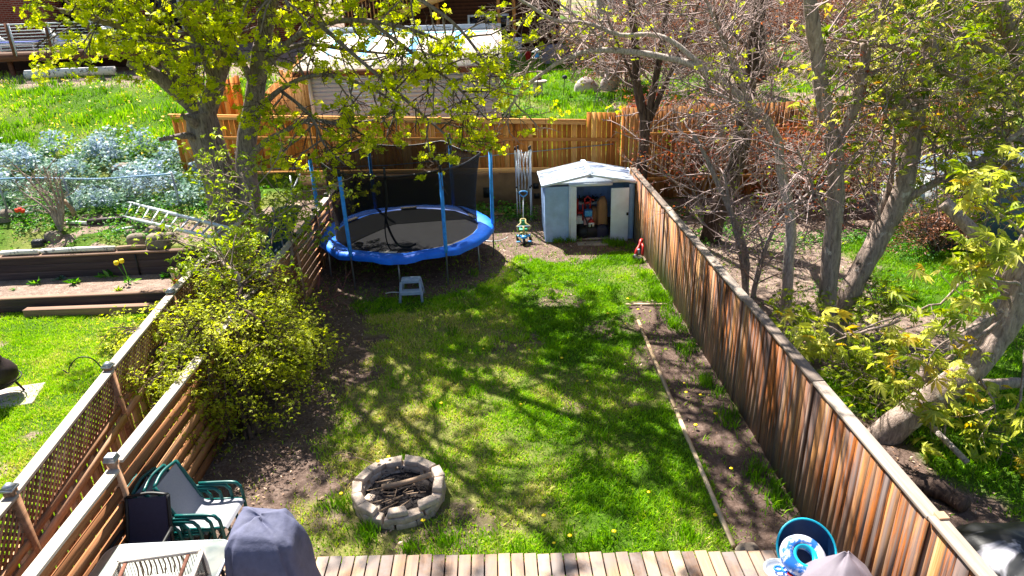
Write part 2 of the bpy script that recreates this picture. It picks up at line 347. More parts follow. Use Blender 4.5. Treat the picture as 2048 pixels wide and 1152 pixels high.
class MB:
    """collects primitives, then links them as ONE mesh object"""
    def __init__(s): s.V = []; s.F3 = []; s.F4 = []; s.r3 = []; s.r4 = []; s.n = 0; s.ng = []
    def add(s, V, F, r=None):
        V = np.asarray(V, float); r = R.random() if r is None else r
        for f in F:
            if len(f) == 4: s.F4.append([i+s.n for i in f]); s.r4.append(r)
            elif len(f) == 3: s.F3.append([i+s.n for i in f]); s.r3.append(r)
            else:
                for i in range(1, len(f)-1): s.F3.append([f[0]+s.n, f[i]+s.n, f[i+1]+s.n]); s.r3.append(r)
        s.V.append(V); s.n += len(V); return s
    def box(s, ctr, size, rot=None, r=None, taper=1.0):
        x, y, z = [v/2 for v in size]
        V = np.array([[sx*x*(taper if sz > 0 else 1), sy*y*(taper if sz > 0 else 1), sz*z] for sz in (-1, 1) for sy in (-1, 1) for sx in (-1, 1)])
        if rot is not None:
            if isinstance(rot, (int, float)): rot = Matrix.Rotation(rot, 3, 'Z')
            V = V @ np.array(rot).T
        return s.add(V+np.array(ctr), [(0, 2, 3, 1), (4, 5, 7, 6), (0, 1, 5, 4), (2, 6, 7, 3), (0, 4, 6, 2), (1, 3, 7, 5)], r)
    def beam(s, a, b, wd, ht, up=(0, 0, 1), r=None):
        a = np.array(a, float); b = np.array(b, float); t = b-a; L = np.linalg.norm(t); t /= L
        u = np.cross(t, up); nu = np.linalg.norm(u)
        if nu < 1e-6: u = np.cross(t, (1, 0, 0)); nu = np.linalg.norm(u)
        u /= nu; v = np.cross(u, t)
        V = [p+u*sx*wd/2+v*sz*ht/2 for p in (a, b) for (sx, sz) in ((-1, -1), (1, -1), (1, 1), (-1, 1))]
        return s.add(V, [(3, 2, 1, 0), (4, 5, 6, 7), (0, 1, 5, 4), (1, 2, 6, 5), (2, 3, 7, 6), (3, 0, 4, 7)], r)
    def tube(s, pts, rad, n=8, r=None, closed=False, caps=True):
        p = np.asarray(pts, float); k = len(p); rad = np.broadcast_to(np.asarray(rad, float), (k,))
        T = (np.roll(p, -1, 0)-np.roll(p, 1, 0)) if closed else np.gradient(p, axis=0)
        U, W = frames(T); a = np.arange(n)*2*math.pi/n
        V = p[:, None]+rad[:, None, None]*(np.cos(a)[None, :, None]*U[:, None]+np.sin(a)[None, :, None]*W[:, None])
        Fc = []; kk = k if closed else k-1
        for i in range(kk):
            i2 = (i+1) % k
            for j in range(n):
                j2 = (j+1) % n; Fc.append((i*n+j, i*n+j2, i2*n+j2, i2*n+j))
        if not closed and caps: Fc.append(tuple(range(n-1, -1, -1))); Fc.append(tuple((k-1)*n+j for j in range(n)))
        return s.add(V.reshape(-1, 3), Fc, r)
    def lathe(s, ctr, prof, n=20, r=None, sx=1.0, sy=1.0):
        a = np.arange(n)*2*math.pi/n; V = []
        for (rr, z) in prof:
            V += [(ctr[0]+rr*sx*math.cos(t), ctr[1]+rr*sy*math.sin(t), ctr[2]+z) for t in a]
        Fc = [(i*n+j, i*n+(j+1) % n, (i+1)*n+(j+1) % n, (i+1)*n+j) for i in range(len(prof)-1) for j in range(n)]
        return s.add(V, Fc, r)
    def prism(s, poly, d0, d1, axis='Y', r=None):
        n = len(poly); f = {'Y': lambda u, v, d: (u, d, v), 'X': lambda u, v, d: (d, u, v), 'Z': lambda u, v, d: (u, v, d)}[axis]
        V = [f(u, v, d0) for u, v in poly]+[f(u, v, d1) for u, v in poly]
        Fc = [tuple(range(n-1, -1, -1)), tuple(range(n, 2*n))]+[(i, (i+1) % n, n+(i+1) % n, n+i) for i in range(n)]
        return s.add(V, Fc, r)
    def loft(s, rings, r=None, cap=True):
        n = len(rings[0]); V = np.concatenate([np.asarray(q, float) for q in rings])
        Fc = [(i*n+j, i*n+(j+1) % n, (i+1)*n+(j+1) % n, (i+1)*n+j) for i in range(len(rings)-1) for j in range(n)]
        if cap: Fc.append(tuple((len(rings)-1)*n+j for j in range(n)))
        return s.add(V, Fc, r)
    def build(s, name, mat, parent=None, smooth=False, label=None, cat=None, group=None, bevel=0.0, kind=None):
        V = np.concatenate(s.V); top = parent is None
        if top: org = np.array([(V[:, 0].min()+V[:, 0].max())/2, (V[:, 1].min()+V[:, 1].max())/2, V[:, 2].min()])
        else:
            root = parent
            while root.parent: root = root.parent
            org = np.array(root.get('org', (0, 0, 0)))
        me = np_mesh(name, V-org, [np.array(s.F3, np.int32).reshape(-1, 3), np.array(s.F4, np.int32).reshape(-1, 4)], s.r3+s.r4, mat, smooth)
        o = link(bpy.data.objects.new(name, me))
        if top: o.location = org; tag(o, label, cat, group, kind)
        else:
            o.parent = parent
            if label: o['label'] = label
        if bevel:
            b = o.modifiers.new('bevel', 'BEVEL'); b.width = bevel; b.segments = 2; b.limit_method = 'ANGLE'
        return o

def tag(o, label=None, cat=None, group=None, kind=None):
    if label: o['label'] = label
    if cat: o['category'] = cat
    if group: o['group'] = group
    if kind: o['kind'] = kind
    return o
def thing(name, label, cat, org=(0, 0, 0), group=None):
    o = link(bpy.data.objects.new(name, None)); o.location = org; o.empty_display_size = 0.1
    o['org'] = [float(v) for v in org]
    return tag(o, label, cat, group)
def copy_tree(o, parent=None):
    q = o.copy(); COL.objects.link(q); q.parent = parent
    for ch in [x for x in COL.objects if x.parent == o]: copy_tree(ch, q)
    return q

def catmull(pts, per=5):
    p = np.asarray(pts, float)
    if len(p) < 3:
        t = np.linspace(0, 1, per+1)[:, None]; return p[0]*(1-t)+p[-1]*t
    q = np.vstack([2*p[0]-p[1], p, 2*p[-1]-p[-2]]); out = []
    for i in range(1, len(q)-2):
        for k in range(per):
            t = k/per; a, b, cc, d = q[i-1], q[i], q[i+1], q[i+2]
            out.append(0.5*((2*b)+(-a+cc)*t+(2*a-5*b+4*cc-d)*t*t+(-a+3*b-3*cc+d)*t**3))
    out.append(p[-1]); return np.array(out)

# leaf templates (x = along the leaf)
def T_simple(l=1.0, wd=0.45):
    V = np.array([[0, 0, 0], [l*.45, wd/2, .06], [l, 0, -.05], [l*.45, -wd/2, .06]]); return V, np.array([[0, 1, 2], [0, 2, 3]])
def T_palmate(n=5, spread=2.4, wd=0.25):
    V = [[0, 0, 0]]; Fc = []
    for i in range(n):
        a = -spread/2+spread*i/(n-1); L = 1.0-0.30*abs(2*i/(n-1)-1)
        ca, sa = math.cos(a), math.sin(a); b = len(V)
        for (u, v, z) in ((L*.5, wd*.5*L, .05), (L, 0, -.34*L), (L*.5, -wd*.5*L, .05)):
            V.append([u*ca-v*sa, u*sa+v*ca, z])
        Fc += [[0, b+2, b+1], [0, b+1, b]]
    return np.array(V), np.array(Fc)
def T_maple():
    ang = [-150, -100, -70, -45, -22, 0, 22, 45, 70, 100, 150]; rad = [.35, .62, .40, .82, .45, 1.0, .45, .82, .40, .62, .35]
    V = [[0, 0, 0.04]]+[[r*math.cos(math.radians(a)), r*math.sin(math.radians(a)), -.10*r*r] for a, r in zip(ang, rad)]
    return np.array(V), np.array([[0, i, i+1] for i in range(1, len(ang))])
def T_tuft():                                       # a bunch of small flowers and young leaves
    V = []; Fc = []; rr = random.Random(3)
    for i in range(6):
        a = i*2.4; e = rr.uniform(-.2, .9); d = np.array([math.cos(a)*math.cos(e), math.sin(a)*math.cos(e), math.sin(e)])
        s = np.cross(d, [0.3, 0.2, 1]); s /= np.linalg.norm(s); k = len(V); L = rr.uniform(.7, 1.1)
        V += [d*.1, d*L*.6+s*.32, d*L, d*L*.6-s*.32]; Fc += [[k, k+1, k+2], [k, k+2, k+3]]
    return np.array(V), np.array(Fc)
TPL = {'simple': T_simple(), 'narrow': T_simple(1, .3), 'palmate': T_palmate(), 'maple': T_maple(), 'tuft': T_tuft(), 'star': T_palmate(3, 1.9, .42)}

def scatter(kind, pos, size, tilt=0.6, rnd=None, seed=0, dirs=None, org=(0, 0, 0)):
    """leaves as one big vertex / triangle array"""
    g = np.random.default_rng(seed); pos = np.asarray(pos, float)-np.asarray(org); N = len(pos)
    tv, tf = TPL[kind]
    nrm = np.stack([g.normal(0, tilt, N), g.normal(0, tilt, N), np.ones(N)], 1); nrm /= np.linalg.norm(nrm, axis=1, keepdims=True)
    if dirs is None:
        a = g.uniform(0, 2*np.pi, N); x = np.stack([np.cos(a), np.sin(a), g.uniform(-.5, .2, N)], 1)
    else: x = np.asarray(dirs, float)+g.normal(0, .25, (N, 3))
    x -= nrm*(x*nrm).sum(1, keepdims=True); x /= np.maximum(np.linalg.norm(x, axis=1, keepdims=True), 1e-6)
    y = np.cross(nrm, x); sz = np.broadcast_to(np.asarray(size, float), (N,))*g.uniform(.5, 1.3, N)
    B = np.stack([x, y, nrm], 1)                    # rows are basis vectors
    V = np.einsum('ti,nij->ntj', tv, B)*sz[:, None, None]+pos[:, None]
    Fc = tf[None]+(np.arange(N)*len(tv))[:, None, None]
    r = g.uniform(0, 1, N) if rnd is None else np.clip(np.asarray(rnd)+g.normal(0, .12, N), 0, 1)
    return V.reshape(-1, 3), Fc.reshape(-1, 3), np.repeat(r, len(tf))
def leaf_obj(name, sets, mat, parent=None, org=(0, 0, 0), **tg):
    V = []; Fc = []; r = []; n = 0
    for (v, f, q) in sets: V.append(v); Fc.append(f+n); r.append(q); n += len(v)
    o = link(bpy.data.objects.new(name, np_mesh(name, np.concatenate(V), [np.concatenate(Fc)], np.concatenate(r), mat)))
    if parent: o.parent = parent
    else: o.location = org; tag(o, **tg)
    return o

class Tree:
    rmin = .0055
    def __init__(s, seed): s.L = {}; s.tips = []; s.g = random.Random(seed); s.limbs = []
    def line(s, pts, rad, ns):
        s.L.setdefault((len(pts), ns), []).append((np.asarray(pts, float), np.broadcast_to(np.asarray(rad, float), (len(pts),)).copy()))
    def limb(s, pts, r0, r1, ns=10, per=6, wob=0.0):
        p = catmull(pts, per); k = len(p)
        if wob: p[1:-1] += np.array([[s.g.gauss(0, wob) for _ in range(3)] for _ in range(k-2)])
        rad = np.interp(np.linspace(0, 1, k), [0, 1], [r0, r1]); s.line(p, rad, ns); s.limbs.append((p, rad)); return p, rad
    def grow(s, p0, d, L, r, lev, up=0.1, spread=0.8, kids=4, curl=0.18, shrink=0.55, tipkeep=1.0, droop=0.0):
        g = s.g; k = 5; pts = [np.array(p0, float)]; d = np.array(d, float); d /= np.linalg.norm(d)
        for i in range(k-1):
            d = d+np.array([g.gauss(0, curl), g.gauss(0, curl), g.gauss(0, curl)+up*.3-droop*.25]); d /= np.linalg.norm(d)
            pts.append(pts[-1]+d*L/(k-1))
        s.line(pts, np.linspace(r, r*.6 if lev else r*.4, k), 5 if r > .02 else 3)
        if lev == 0:
            if g.random() < tipkeep: s.tips.append((pts[-1], d, pts[-2]))
            return
        for j in range(kids):
            t = 0.25+0.75*(j+g.random())/kids; i = min(int(t*(k-1)), k-2); q = pts[i]+(pts[i+1]-pts[i])*(t*(k-1)-i)
            a = np.array([g.gauss(0, 1), g.gauss(0, 1), g.gauss(0, 1)]); a -= d*(a@d); a /= max(np.linalg.norm(a), 1e-6)
            s.grow(q, d*.75+a*spread+np.array([0, 0, up-droop]), L*shrink*g.uniform(.7, 1.2), max(r*.5, s.rmin), lev-1, up, spread, kids, curl, shrink, tipkeep, droop)
    def sprout(s, limb, n, L, r, lev, t0=0.3, t1=1.0, **kw):
        p, rad = limb; k = len(p); g = s.g
        for j in range(n):
            t = t0+(t1-t0)*(j+g.random())/n; i = min(int(t*(k-1)), k-2); q = p[i]+(p[i+1]-p[i])*(t*(k-1)-i); d = p[i+1]-p[i]; d /= np.linalg.norm(d)
            a = np.array([g.gauss(0, 1), g.gauss(0, 1), g.gauss(0, 1)]); a -= d*(a@d); a /= max(np.linalg.norm(a), 1e-6)
            s.grow(q, d*.5+a, L*g.uniform(.6, 1.25), min(r, rad[i]*.8), lev, **kw)
    def wood_mesh(s, name, org, mat, which=None):
        V = []; F4 = []; F3 = []; n0 = 0
        for (k, ns), lst in s.L.items():
            if which == 'thin' and ns != 3: continue
            if which == 'thick' and ns == 3: continue
            p = np.stack([q[0] for q in lst]); rad = np.stack([q[1] for q in lst]); N = len(p)
            U, W = frames(np.gradient(p, axis=1)); a = np.arange(ns)*2*math.pi/ns
            rr = rad[:, :, None]
            if ns >= 8:
                z = p[:, :, None, 2]*2.3; th = a[None, None]
                rr = rr*(1+.07*np.sin(3*th+z)+.05*np.sin(5*th-1.7*z+1)+.05*np.sin(2*th+3.1*z))
            v = p[:, :, None]+(rr*np.cos(a))[..., None]*U[:, :, None]+(rr*np.sin(a))[..., None]*W[:, :, None]
            idx = np.arange(N*k*ns).reshape(N, k, ns)+n0
            f = np.stack([idx[:, :-1, :], np.roll(idx, -1, 2)[:, :-1, :], np.roll(idx, -1, 2)[:, 1:, :], idx[:, 1:, :]], -1).reshape(-1, 4)
            V.append(v.reshape(-1, 3)); F4.append(f)
            if ns >= 8:
                for e in (idx[:, -1, :], idx[:, 0, ::-1]):
                    for i in range(1, ns-1): F3.append(np.stack([e[:, 0], e[:, i], e[:, i+1]], 1))
            n0 += N*k*ns
        F3 = np.concatenate(F3) if F3 else np.zeros((0, 3), np.int32)
        return np_mesh(name, np.concatenate(V)-np.asarray(org), [F3, np.concatenate(F4)], None, mat, True)
    def finish(s, root, bark, leaf=None, crown_sets=None, wood='trunk', crown='crown', twig=None):
        org = np.array(root['org'])
        o = link(bpy.data.objects.new(wood, s.wood_mesh(wood, org, bark, 'thick' if twig else None))); o.parent = root
        if twig: o = link(bpy.data.objects.new('twigs', s.wood_mesh('twigs', org, twig, 'thin'))); o.parent = root
        if crown_sets: leaf_obj(crown, crown_sets, leaf, root)
        return root

def clumps(tips, per, rad, seed, flat=0.7):
    g = np.random.default_rng(seed); t = np.array([q[0] for q in tips])
    off = g.normal(0, rad, (len(t), per, 3)); off[:, :, 2] *= flat
    hue = np.repeat(g.uniform(.15, .85, len(t)), per)
    return (t[:, None]+off).reshape(-1, 3), hue

# ------------------------------------------------------------------ the ground: one sheet to the horizon
def soilmask(x, y):
    x = np.asarray(x, float); y = np.asarray(y, float)
    n = fbm(x*0.8, y*0.8, 5, 4)-0.5; n2 = fbm(x*2.2, y*2.2, 9, 3)-0.5
    s = np.zeros_like(x+y)
    yard = (x > XL) & (x < XR) & (y < 19.6)
    left = smooth(-1.2, -3.2, x+n*3.0+n2*1.4+0.06*(y-9))                          # bare strip by the slatted fence
    tramp = smooth(2.9, 2.2, np.hypot(x+2.2, y-16.2)+n*0.8)
    rear = smooth(13.2, 16.6, y+n*5+n2*2.5)
    bed = smooth(2.45, 2.7, x+n2*0.35)*smooth(13.2, 12.8, y)
    thin = smooth(0.16, 0.30, n+0.6*n2)*0.62
    s = np.where(yard, np.maximum.reduce([left, tramp, rear*0.9, bed*0.92, thin]), s)
    lt = x < lat_x(y)
    s = np.where(lt & (y > 13.95) & (y < 15.25), 1.0, s)
    s = np.where(lt & (y >= 15.25) & (y < 17.2), smooth(-0.05, 0.1, n+0.6*n2), s)
    s = np.where(lt & (y < 13.95), smooth(0.2, 0.3, n+0.5*n2)*0.8, s)
    s = np.where((x >= lat_x(y)) & (x < XL), 0.9, s)
    rt = (x > XR) & (y < 19.6)
    s = np.where(rt, np.maximum(smooth(9.0, 7.4, x+n*3-0.05*(y-12))*smooth(9.4, 10.2, y+n), 0.9*smooth(6.6, 5.6, x+n*2)*smooth(9, 8.2, y)), s)
    s = np.where(rt & (y > 16.4), 0.9, s)
    s = np.where((y > 19.6) & (x > 4.2+n*3), smooth(-0.1, 0.1, n+0.1), s)
    s = np.where((y > 19.6) & (x < -7), smooth(26.5, 28.5, y+n*3), s)
    return np.clip(s, 0, 1)
def drymask(x, y):
    d = smooth(0.0, 0.22, fbm(x*0.7+3, y*0.7, 21, 4)-0.5)
    return np.where((x > XL) & (x < 0.8) & (y < 13), np.maximum(d, smooth(1.2, -1.8, x+2.4*(fbm(x, y, 31, 3)-.5))*0.95), d*0.6)

gx = np.concatenate([[-400, -150, -80, -50, -34], np.arange(-26, -14, .5), np.arange(-14, 13, .12), np.arange(13, 26, .5), [34, 50, 80, 150, 400]])
gy = np.concatenate([[-60, -20, -6, 0], np.arange(2, 12, .12), np.arange(12, 20, .08), np.arange(20, 40, .3), [42, 46, 52, 60, 75, 100, 150, 250, 500]])
X, Y = np.meshgrid(gx, gy); Z = terrain(X, Y)
nx, ny = len(gx), len(gy); idx = np.arange(nx*ny).reshape(ny, nx)
q = np.stack([idx[:-1, :-1], idx[:-1, 1:], idx[1:, 1:], idx[1:, :-1]], -1).reshape(-1, 4)
gm = np_mesh('ground', np.stack([X, Y, Z], -1).reshape(-1, 3), [q], None, None, True)
palemask = lambda x, y: np.where((x < -5.2) | (y > 19.6), 1.0, np.where(x > XR, smooth(9.5, 11.5, y)*.9, .25*smooth(12, 15, y)+.12*smooth(-1, -3, x)))
for nm, fn in (('soil', soilmask), ('dry', drymask), ('pale', palemask)):
    a = gm.attributes.new(nm, 'FLOAT', 'POINT'); a.data.foreach_set('value', fn(X, Y).ravel().astype(np.float32))
def groundmat():
    n = NB('lawn_and_soil'); tc = n.n('ShaderNodeTexCoord'); v = tc.outputs['Object']
    f = n.noise(v, 26, 6, 0.75); f2 = n.noise(v, 5, 5, 0.7); f3 = n.noise(v, 90, 3, 0.7)
    soil = n.ramp(n.math('ADD', n.math('MULTIPLY', f, .6), n.math('MULTIPLY', f2, .4)), [(0.3, c(80, 66, 58)), (0.5, c(142, 122, 110)), (0.7, c(202, 182, 168))])
    soil = n.mix(n.attr('pale'), n.mix(1.0, soil, c(186, 180, 180), 'MULTIPLY'), soil)
    gr = n.ramp(f, [(0.3, c(44, 66, 18)), (0.55, c(76, 108, 26)), (0.75, c(112, 132, 48))])
    dry = n.ramp(f, [(0.3, c(96, 100, 44)), (0.7, c(176, 164, 104))])
    gr = n.mix(n.math('MULTIPLY', n.attr('dry'), 0.8), gr, dry)
    sm = n.n('ShaderNodeMapRange'); sm.inputs[1].default_value = 0.30; sm.inputs[2].default_value = 0.72
    n.l(n.math('ADD', n.attr('soil'), n.math('MULTIPLY', n.math('SUBTRACT', f, 0.5), 1.0)), sm.inputs[0])
    n.bump(n.math('ADD', f, n.math('MULTIPLY', f3, 0.5)), 0.9, 0.035)
    return n.fin(n.mix(sm.outputs[0], gr, soil), 0.95, 0.1)
gm.materials.append(groundmat())
tag(link(bpy.data.objects.new('ground', gm)), kind='structure')

# grass blades, litter and ground cover (too many to count)
def blades(x, y, h, wd, seed, lean=0.5, rnd=None):
    g = np.random.default_rng(seed); N = len(x); z = terrain(x, y)
    a = g.uniform(0, 2*np.pi, N); b = g.uniform(0, 2*np.pi, N); h = h*g.uniform(.5, 1.35, N); l = lean*g.uniform(.1, 1.2, N)*h
    base = np.stack([x, y, z-0.01], 1); sx = np.stack([np.cos(a), np.sin(a), 0*a], 1)*(wd*g.uniform(.7, 1.3, N))[:, None]
    tip = base+np.stack([np.cos(b)*l, np.sin(b)*l, h], 1); mid = base+np.stack([np.cos(b)*l*.35, np.sin(b)*l*.35, h*.6], 1)
    V = np.stack([base-sx, base+sx, mid-sx*.7, mid+sx*.7, tip], 1).reshape(-1, 3)
    k = np.arange(N)*5; Q = np.stack([k, k+1, k+3, k+2], 1); Tt = np.stack([k+2, k+3, k+4], 1)
    r = g.uniform(0, 1, N) if rnd is None else np.clip(rnd+g.normal(0, .16, N), 0, 1)
    return V, Q, Tt, r
def grass_obj(name, label, regions, mat):
    V = []; Qs = []; Ts = []; r = []; n = 0
    for (x, y, h, wd, seed, lean, rn) in regions:
        v, q, t, rr = blades(x, y, h, wd, seed, lean, rn); V.append(v); Qs.append(q+n); Ts.append(t+n); r.append(rr); n += len(v)
    rr = np.concatenate(r+r)
    o = link(bpy.data.objects.new(name, np_mesh(name, np.concatenate(V), [np.concatenate(Ts), np.concatenate(Qs)], rr, mat)))
    return tag(o, label, 'grass', kind='stuff')
def pick(x0, x1, y0, y1, N, seed, dens, extra=None):
    g = np.random.default_rng(seed); x = g.uniform(x0, x1, N); y = g.uniform(y0, y1, N)
    p = dens(x, y); k = g.uniform(0, 1, N) < p; x = x[k]; y = y[k]
    return x, y
def tuftiness(x, y): return 0.25+1.1*smooth(0.38, 0.62, fbm(x*3.2, y*3.2, 41, 3))
def yardd(x, y):
    s = soilmask(x, y); d = drymask(x, y)
    pit = np.hypot(x+1.43, y-7.2) > 0.66
    return np.where((y > 5.9) & pit & (np.abs(x) < 20), (1-0.96*smooth(.3, .85, s))*(1-.6*d)*tuftiness(x, y), 0)
x, y = pick(XL+.1, XR-.05, 5.9, 18.6, 330000, 1, yardd)
hue = 0.42+0.5*(fbm(x*1.1, y*1.1, 51, 3)-.5)+0.4*drymask(x, y)+0.5*(tuftiness(x, y)-0.8)*.3
near = np.clip((9-y)/6, 0, 1)
grass_obj('yard_grass', 'short bright green lawn grass of the middle yard between the two fences', [(x, y, 0.035+.05*fbm(x*2, y*2, 61, 2), 0.0058+0.00035*y, 1, 1.0, hue)], m_grass)
x, y = pick(XL+.1, XR-.05, 5.9, 16.5, 150000, 2, lambda x, y: yardd(x, y)*drymask(x, y))
grass_obj('dry_grass', 'straw coloured dry thatch in the thin patches of the middle lawn', [(x, y, 0.04, 0.006, 2, 1.6, None)], m_dryblade)
# longer tufts at the foot of the right fence, by the deck and round the fire pit
tx, ty = [], []
for _ in range(60):
    k = R.random()
    if k < .45: cx, cy = R.uniform(3.25, 3.5), R.uniform(6, 15.5)
    elif k < .7: cx, cy = R.uniform(-2, 2.2), R.uniform(5.95, 6.4)
    elif k < .82: a = R.uniform(0, 6.28); cx, cy = -1.43+.78*math.cos(a), 7.2+.72*math.sin(a)
    else: cx, cy = R.uniform(-2.4, 2.5), R.uniform(8, 15)
    m = R.randint(25, 90); tx += [R.gauss(cx, .07) for _ in range(m)]; ty += [R.gauss(cy, .1) for _ in range(m)]
for cx, cy, m in ((3.35, 13.2, 260), (3.35, 12.9, 200), (3.3, 10.9, 120), (3.3, 9.7, 90), (1.6, 17.0, 200), (1.9, 17.0, 150), (3.1, 16.6, 260), (3.3, 15.3, 160), (-2.2, 7.1, 120), (2.9, 16.7, 200)):
    tx += [R.gauss(cx, .12) for _ in range(m)]; ty += [R.gauss(cy, .1) for _ in range(m)]
tx = np.clip(np.array(tx), XL+.1, XR-.06); ty = np.array(ty)
grass_obj('long_grass', 'long dark green grass tufts along the fence foot and shed door', [(tx, ty, 0.15, 0.008, 3, .7, 0.3+0*tx)], m_grass)
def leftd(x, y): return np.where(x < lat_x(y)-.06, (1-.9*soilmask(x, y))*tuftiness(x, y), 0)
x, y = pick(-11.5, -4.6, 6.0, 13.9, 240000, 4, leftd)
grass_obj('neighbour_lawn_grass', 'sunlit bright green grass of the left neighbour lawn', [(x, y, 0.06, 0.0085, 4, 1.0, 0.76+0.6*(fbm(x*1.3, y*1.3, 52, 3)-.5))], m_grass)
def rightd(x, y): return np.where((x > XR+.15), (1-.97*smooth(.3, .75, soilmask(x, y)))*tuftiness(x, y), 0)
x, y = pick(3.8, 14.5, 4.5, 16.6, 210000, 5, rightd)
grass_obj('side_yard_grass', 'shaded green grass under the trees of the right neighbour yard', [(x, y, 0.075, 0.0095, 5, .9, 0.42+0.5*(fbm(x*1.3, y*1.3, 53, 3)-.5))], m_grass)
def sloped(x, y): return np.where(((x < -6.6) & (y > 20.6+1.2*fbm(x, y, 8, 2))) | ((x > .6)), (1-.9*soilmask(x, y))*tuftiness(x, y), 0)
x, y = pick(-24, -6.5, 20.0, 30, 60000, 6, sloped); x2, y2 = pick(.6, 16, 19.9, 40, 90000, 7, sloped)
x = np.concatenate([x, x2]); y = np.concatenate([y, y2])
grass_obj('slope_grass', 'rough yellow green grass on the sloping gardens behind the back fence', [(x, y, 0.05+.18*smooth(.35, .7, fbm(x*1.6, y*1.6, 55, 3)), 0.017, 6, .7, 0.48+0.9*(fbm(x*1.2, y*1.2, 54, 3)-.5))], m_grass)
# dandelions on the slope far off: a yellow speckle
g = np.random.default_rng(8); x, y = pick(-22, -7, 20.5, 28, 1500, 8, lambda x, y: 0.1+.9*smooth(.45, .65, fbm(x*.8, y*.8, 71, 3)))
leaf_obj('slope_dandelions', [scatter('tuft', np.stack([x, y, terrain(x, y)+.17], 1), 0.045, seed=8)], m_yellowfl, label='yellow speckle of dandelions over the far left grass slope', cat='flowers', kind='stuff')
# silver leaved ground cover behind the chain link fence
def lamd(x, y): return np.where((x < -6.9) & (y < 21.6+1.6*(fbm(x*.6, y*.6, 8, 2)-.5)+0.35*(x+12)*0), 0.25+.75*smooth(.3, .55, fbm(x*1.4, y*1.4, 81, 3)), 0)
x, y = pick(-19, -6.9, 17.0, 23, 46000, 9, lamd); hh = 0.06+0.62*smooth(.3, .75, fbm(x*1.5, y*1.5, 82, 3))
zz = terrain(x, y)+hh*NR.uniform(.3, 1.1, len(x))
leaf_obj('silver_ground_cover', [scatter('maple', np.stack([x, y, zz], 1), 0.078, .7, rnd=.15+.9*smooth(.3, .75, fbm(x*1.5, y*1.5, 82, 3))*NR.uniform(.85, 1.1, len(x)), seed=9)], m_lamium, label='silvery blue green ground cover spreading behind the chain link fence', cat='ground cover', kind='stuff')  # leaf tone follows clump height, putting shade between clumps into the colour
x, y = pick(-16, -6.0, 15.5, 18.2, 9000, 10, lambda x, y: np.where(x < lat_x(y)-.2, .1+.9*smooth(.45, .6, fbm(x*1.2, y*1.2, 84, 3)), 0))
x2, y2 = pick(6.5, 12.5, 12.0, 16.5, 9000, 11, lambda x, y: smooth(.4, .6, fbm(x*.8, y*.8, 85, 3))); x3, y3 = pick(3.9, 7.0, 15.6, 18.8, 2200, 12, lambda x, y: smooth(.4, .6, fbm(x*1.2, y*1.2, 86, 3)))
x4, y4 = pick(-1.2, 1.2, 18.3, 19.4, 1500, 13, lambda x, y: smooth(.35, .55, fbm(x*1.6, y*1.6, 87, 3))); x5, y5 = pick(.5, 7, 20, 30, 9000, 13, lambda x, y: smooth(.5, .62, fbm(x*.9, y*.9, 88, 3)))
x = np.concatenate([x, x2, x3, x4, x5]); y = np.concatenate([y, y2, y3, y4, y5])
leaf_obj('low_weeds', [scatter('star', np.stack([x, y, terrain(x, y)+NR.uniform(.02, .22, len(x))], 1), 0.07, .6, seed=10)], m_gleaf, label='low leafy green weeds on the terraces and under the shrubs', cat='weeds', kind='stuff')
# fallen leaves
def litd(x, y): return soilmask(x, y)*(.15+.85*smooth(.42, .62, fbm(x*1.5, y*1.5, 91, 3)))*np.where((x > XL) & (x < XR) & (x > 2.4), .25, 1)
x, y = pick(-5.4, 13, 6.2, 19.5, 26000, 14, litd); x2, y2 = pick(3.5, 16, 20, 34, 14000, 15, lambda x, y: .8*soilmask(x, y))
x = np.concatenate([x, x2]); y = np.concatenate([y, y2])
leaf_obj('leaf_litter', [scatter('simple', np.stack([x, y, terrain(x, y)+NR.uniform(.008, .03, len(x))], 1), 0.05+.001*y, .35, seed=14)], m_litter_mat, label='dry brown fallen leaves scattered over the bare soil', cat='leaf litter', kind='stuff')

# ------------------------------------------------------------------ fences and walls
# right fence
t = thing('board_fence', 'weathered orange and grey vertical board fence with flat cap along the right side', 'fence', (XR, 10, 0))
posts = [2.4, 4.47, 6.72, 9.1, 11.5, 13.95, 16.3, 17.7]
mb = MB(); yy = 2.2
while yy < 17.75:
    wd = R.uniform(.125, .145); mb.box((XR+R.gauss(0, .004), yy+wd/2, .87+R.gauss(0, .004)), (.02, wd-.003, 1.76)); yy += wd
mb.build('board_panel', m_rfence, t)
for i in range(len(posts)-1):
    a, b = posts[i], posts[i+1]; dz = -.03*i*.3+R.gauss(0, .008)
    MB().box((XR+.04, (a+b)/2+.02, 1.775+dz), (.14, b-a-.012, .036)).build('cap_rail', m_cap2, t, bevel=.005)
for i, p in enumerate(posts):
    if i == 1: MB().box((XR+.075, p, .92), (.09, .09, 1.8)).build('post', m_lattY, t, bevel=.006)
    else: MB().box((XR+.075, p, .87), (.09, .09, 1.74)).build('post', m_cap, t)
    MB().box((XR-.02, p+.03, .87), (.02, .05, 1.74)).build('batten', m_rfence, t)
for z in (.3, 1.5): MB().box((XR+.03, 10, z), (.038, 15.2, .085)).build('rail', m_cap, t)

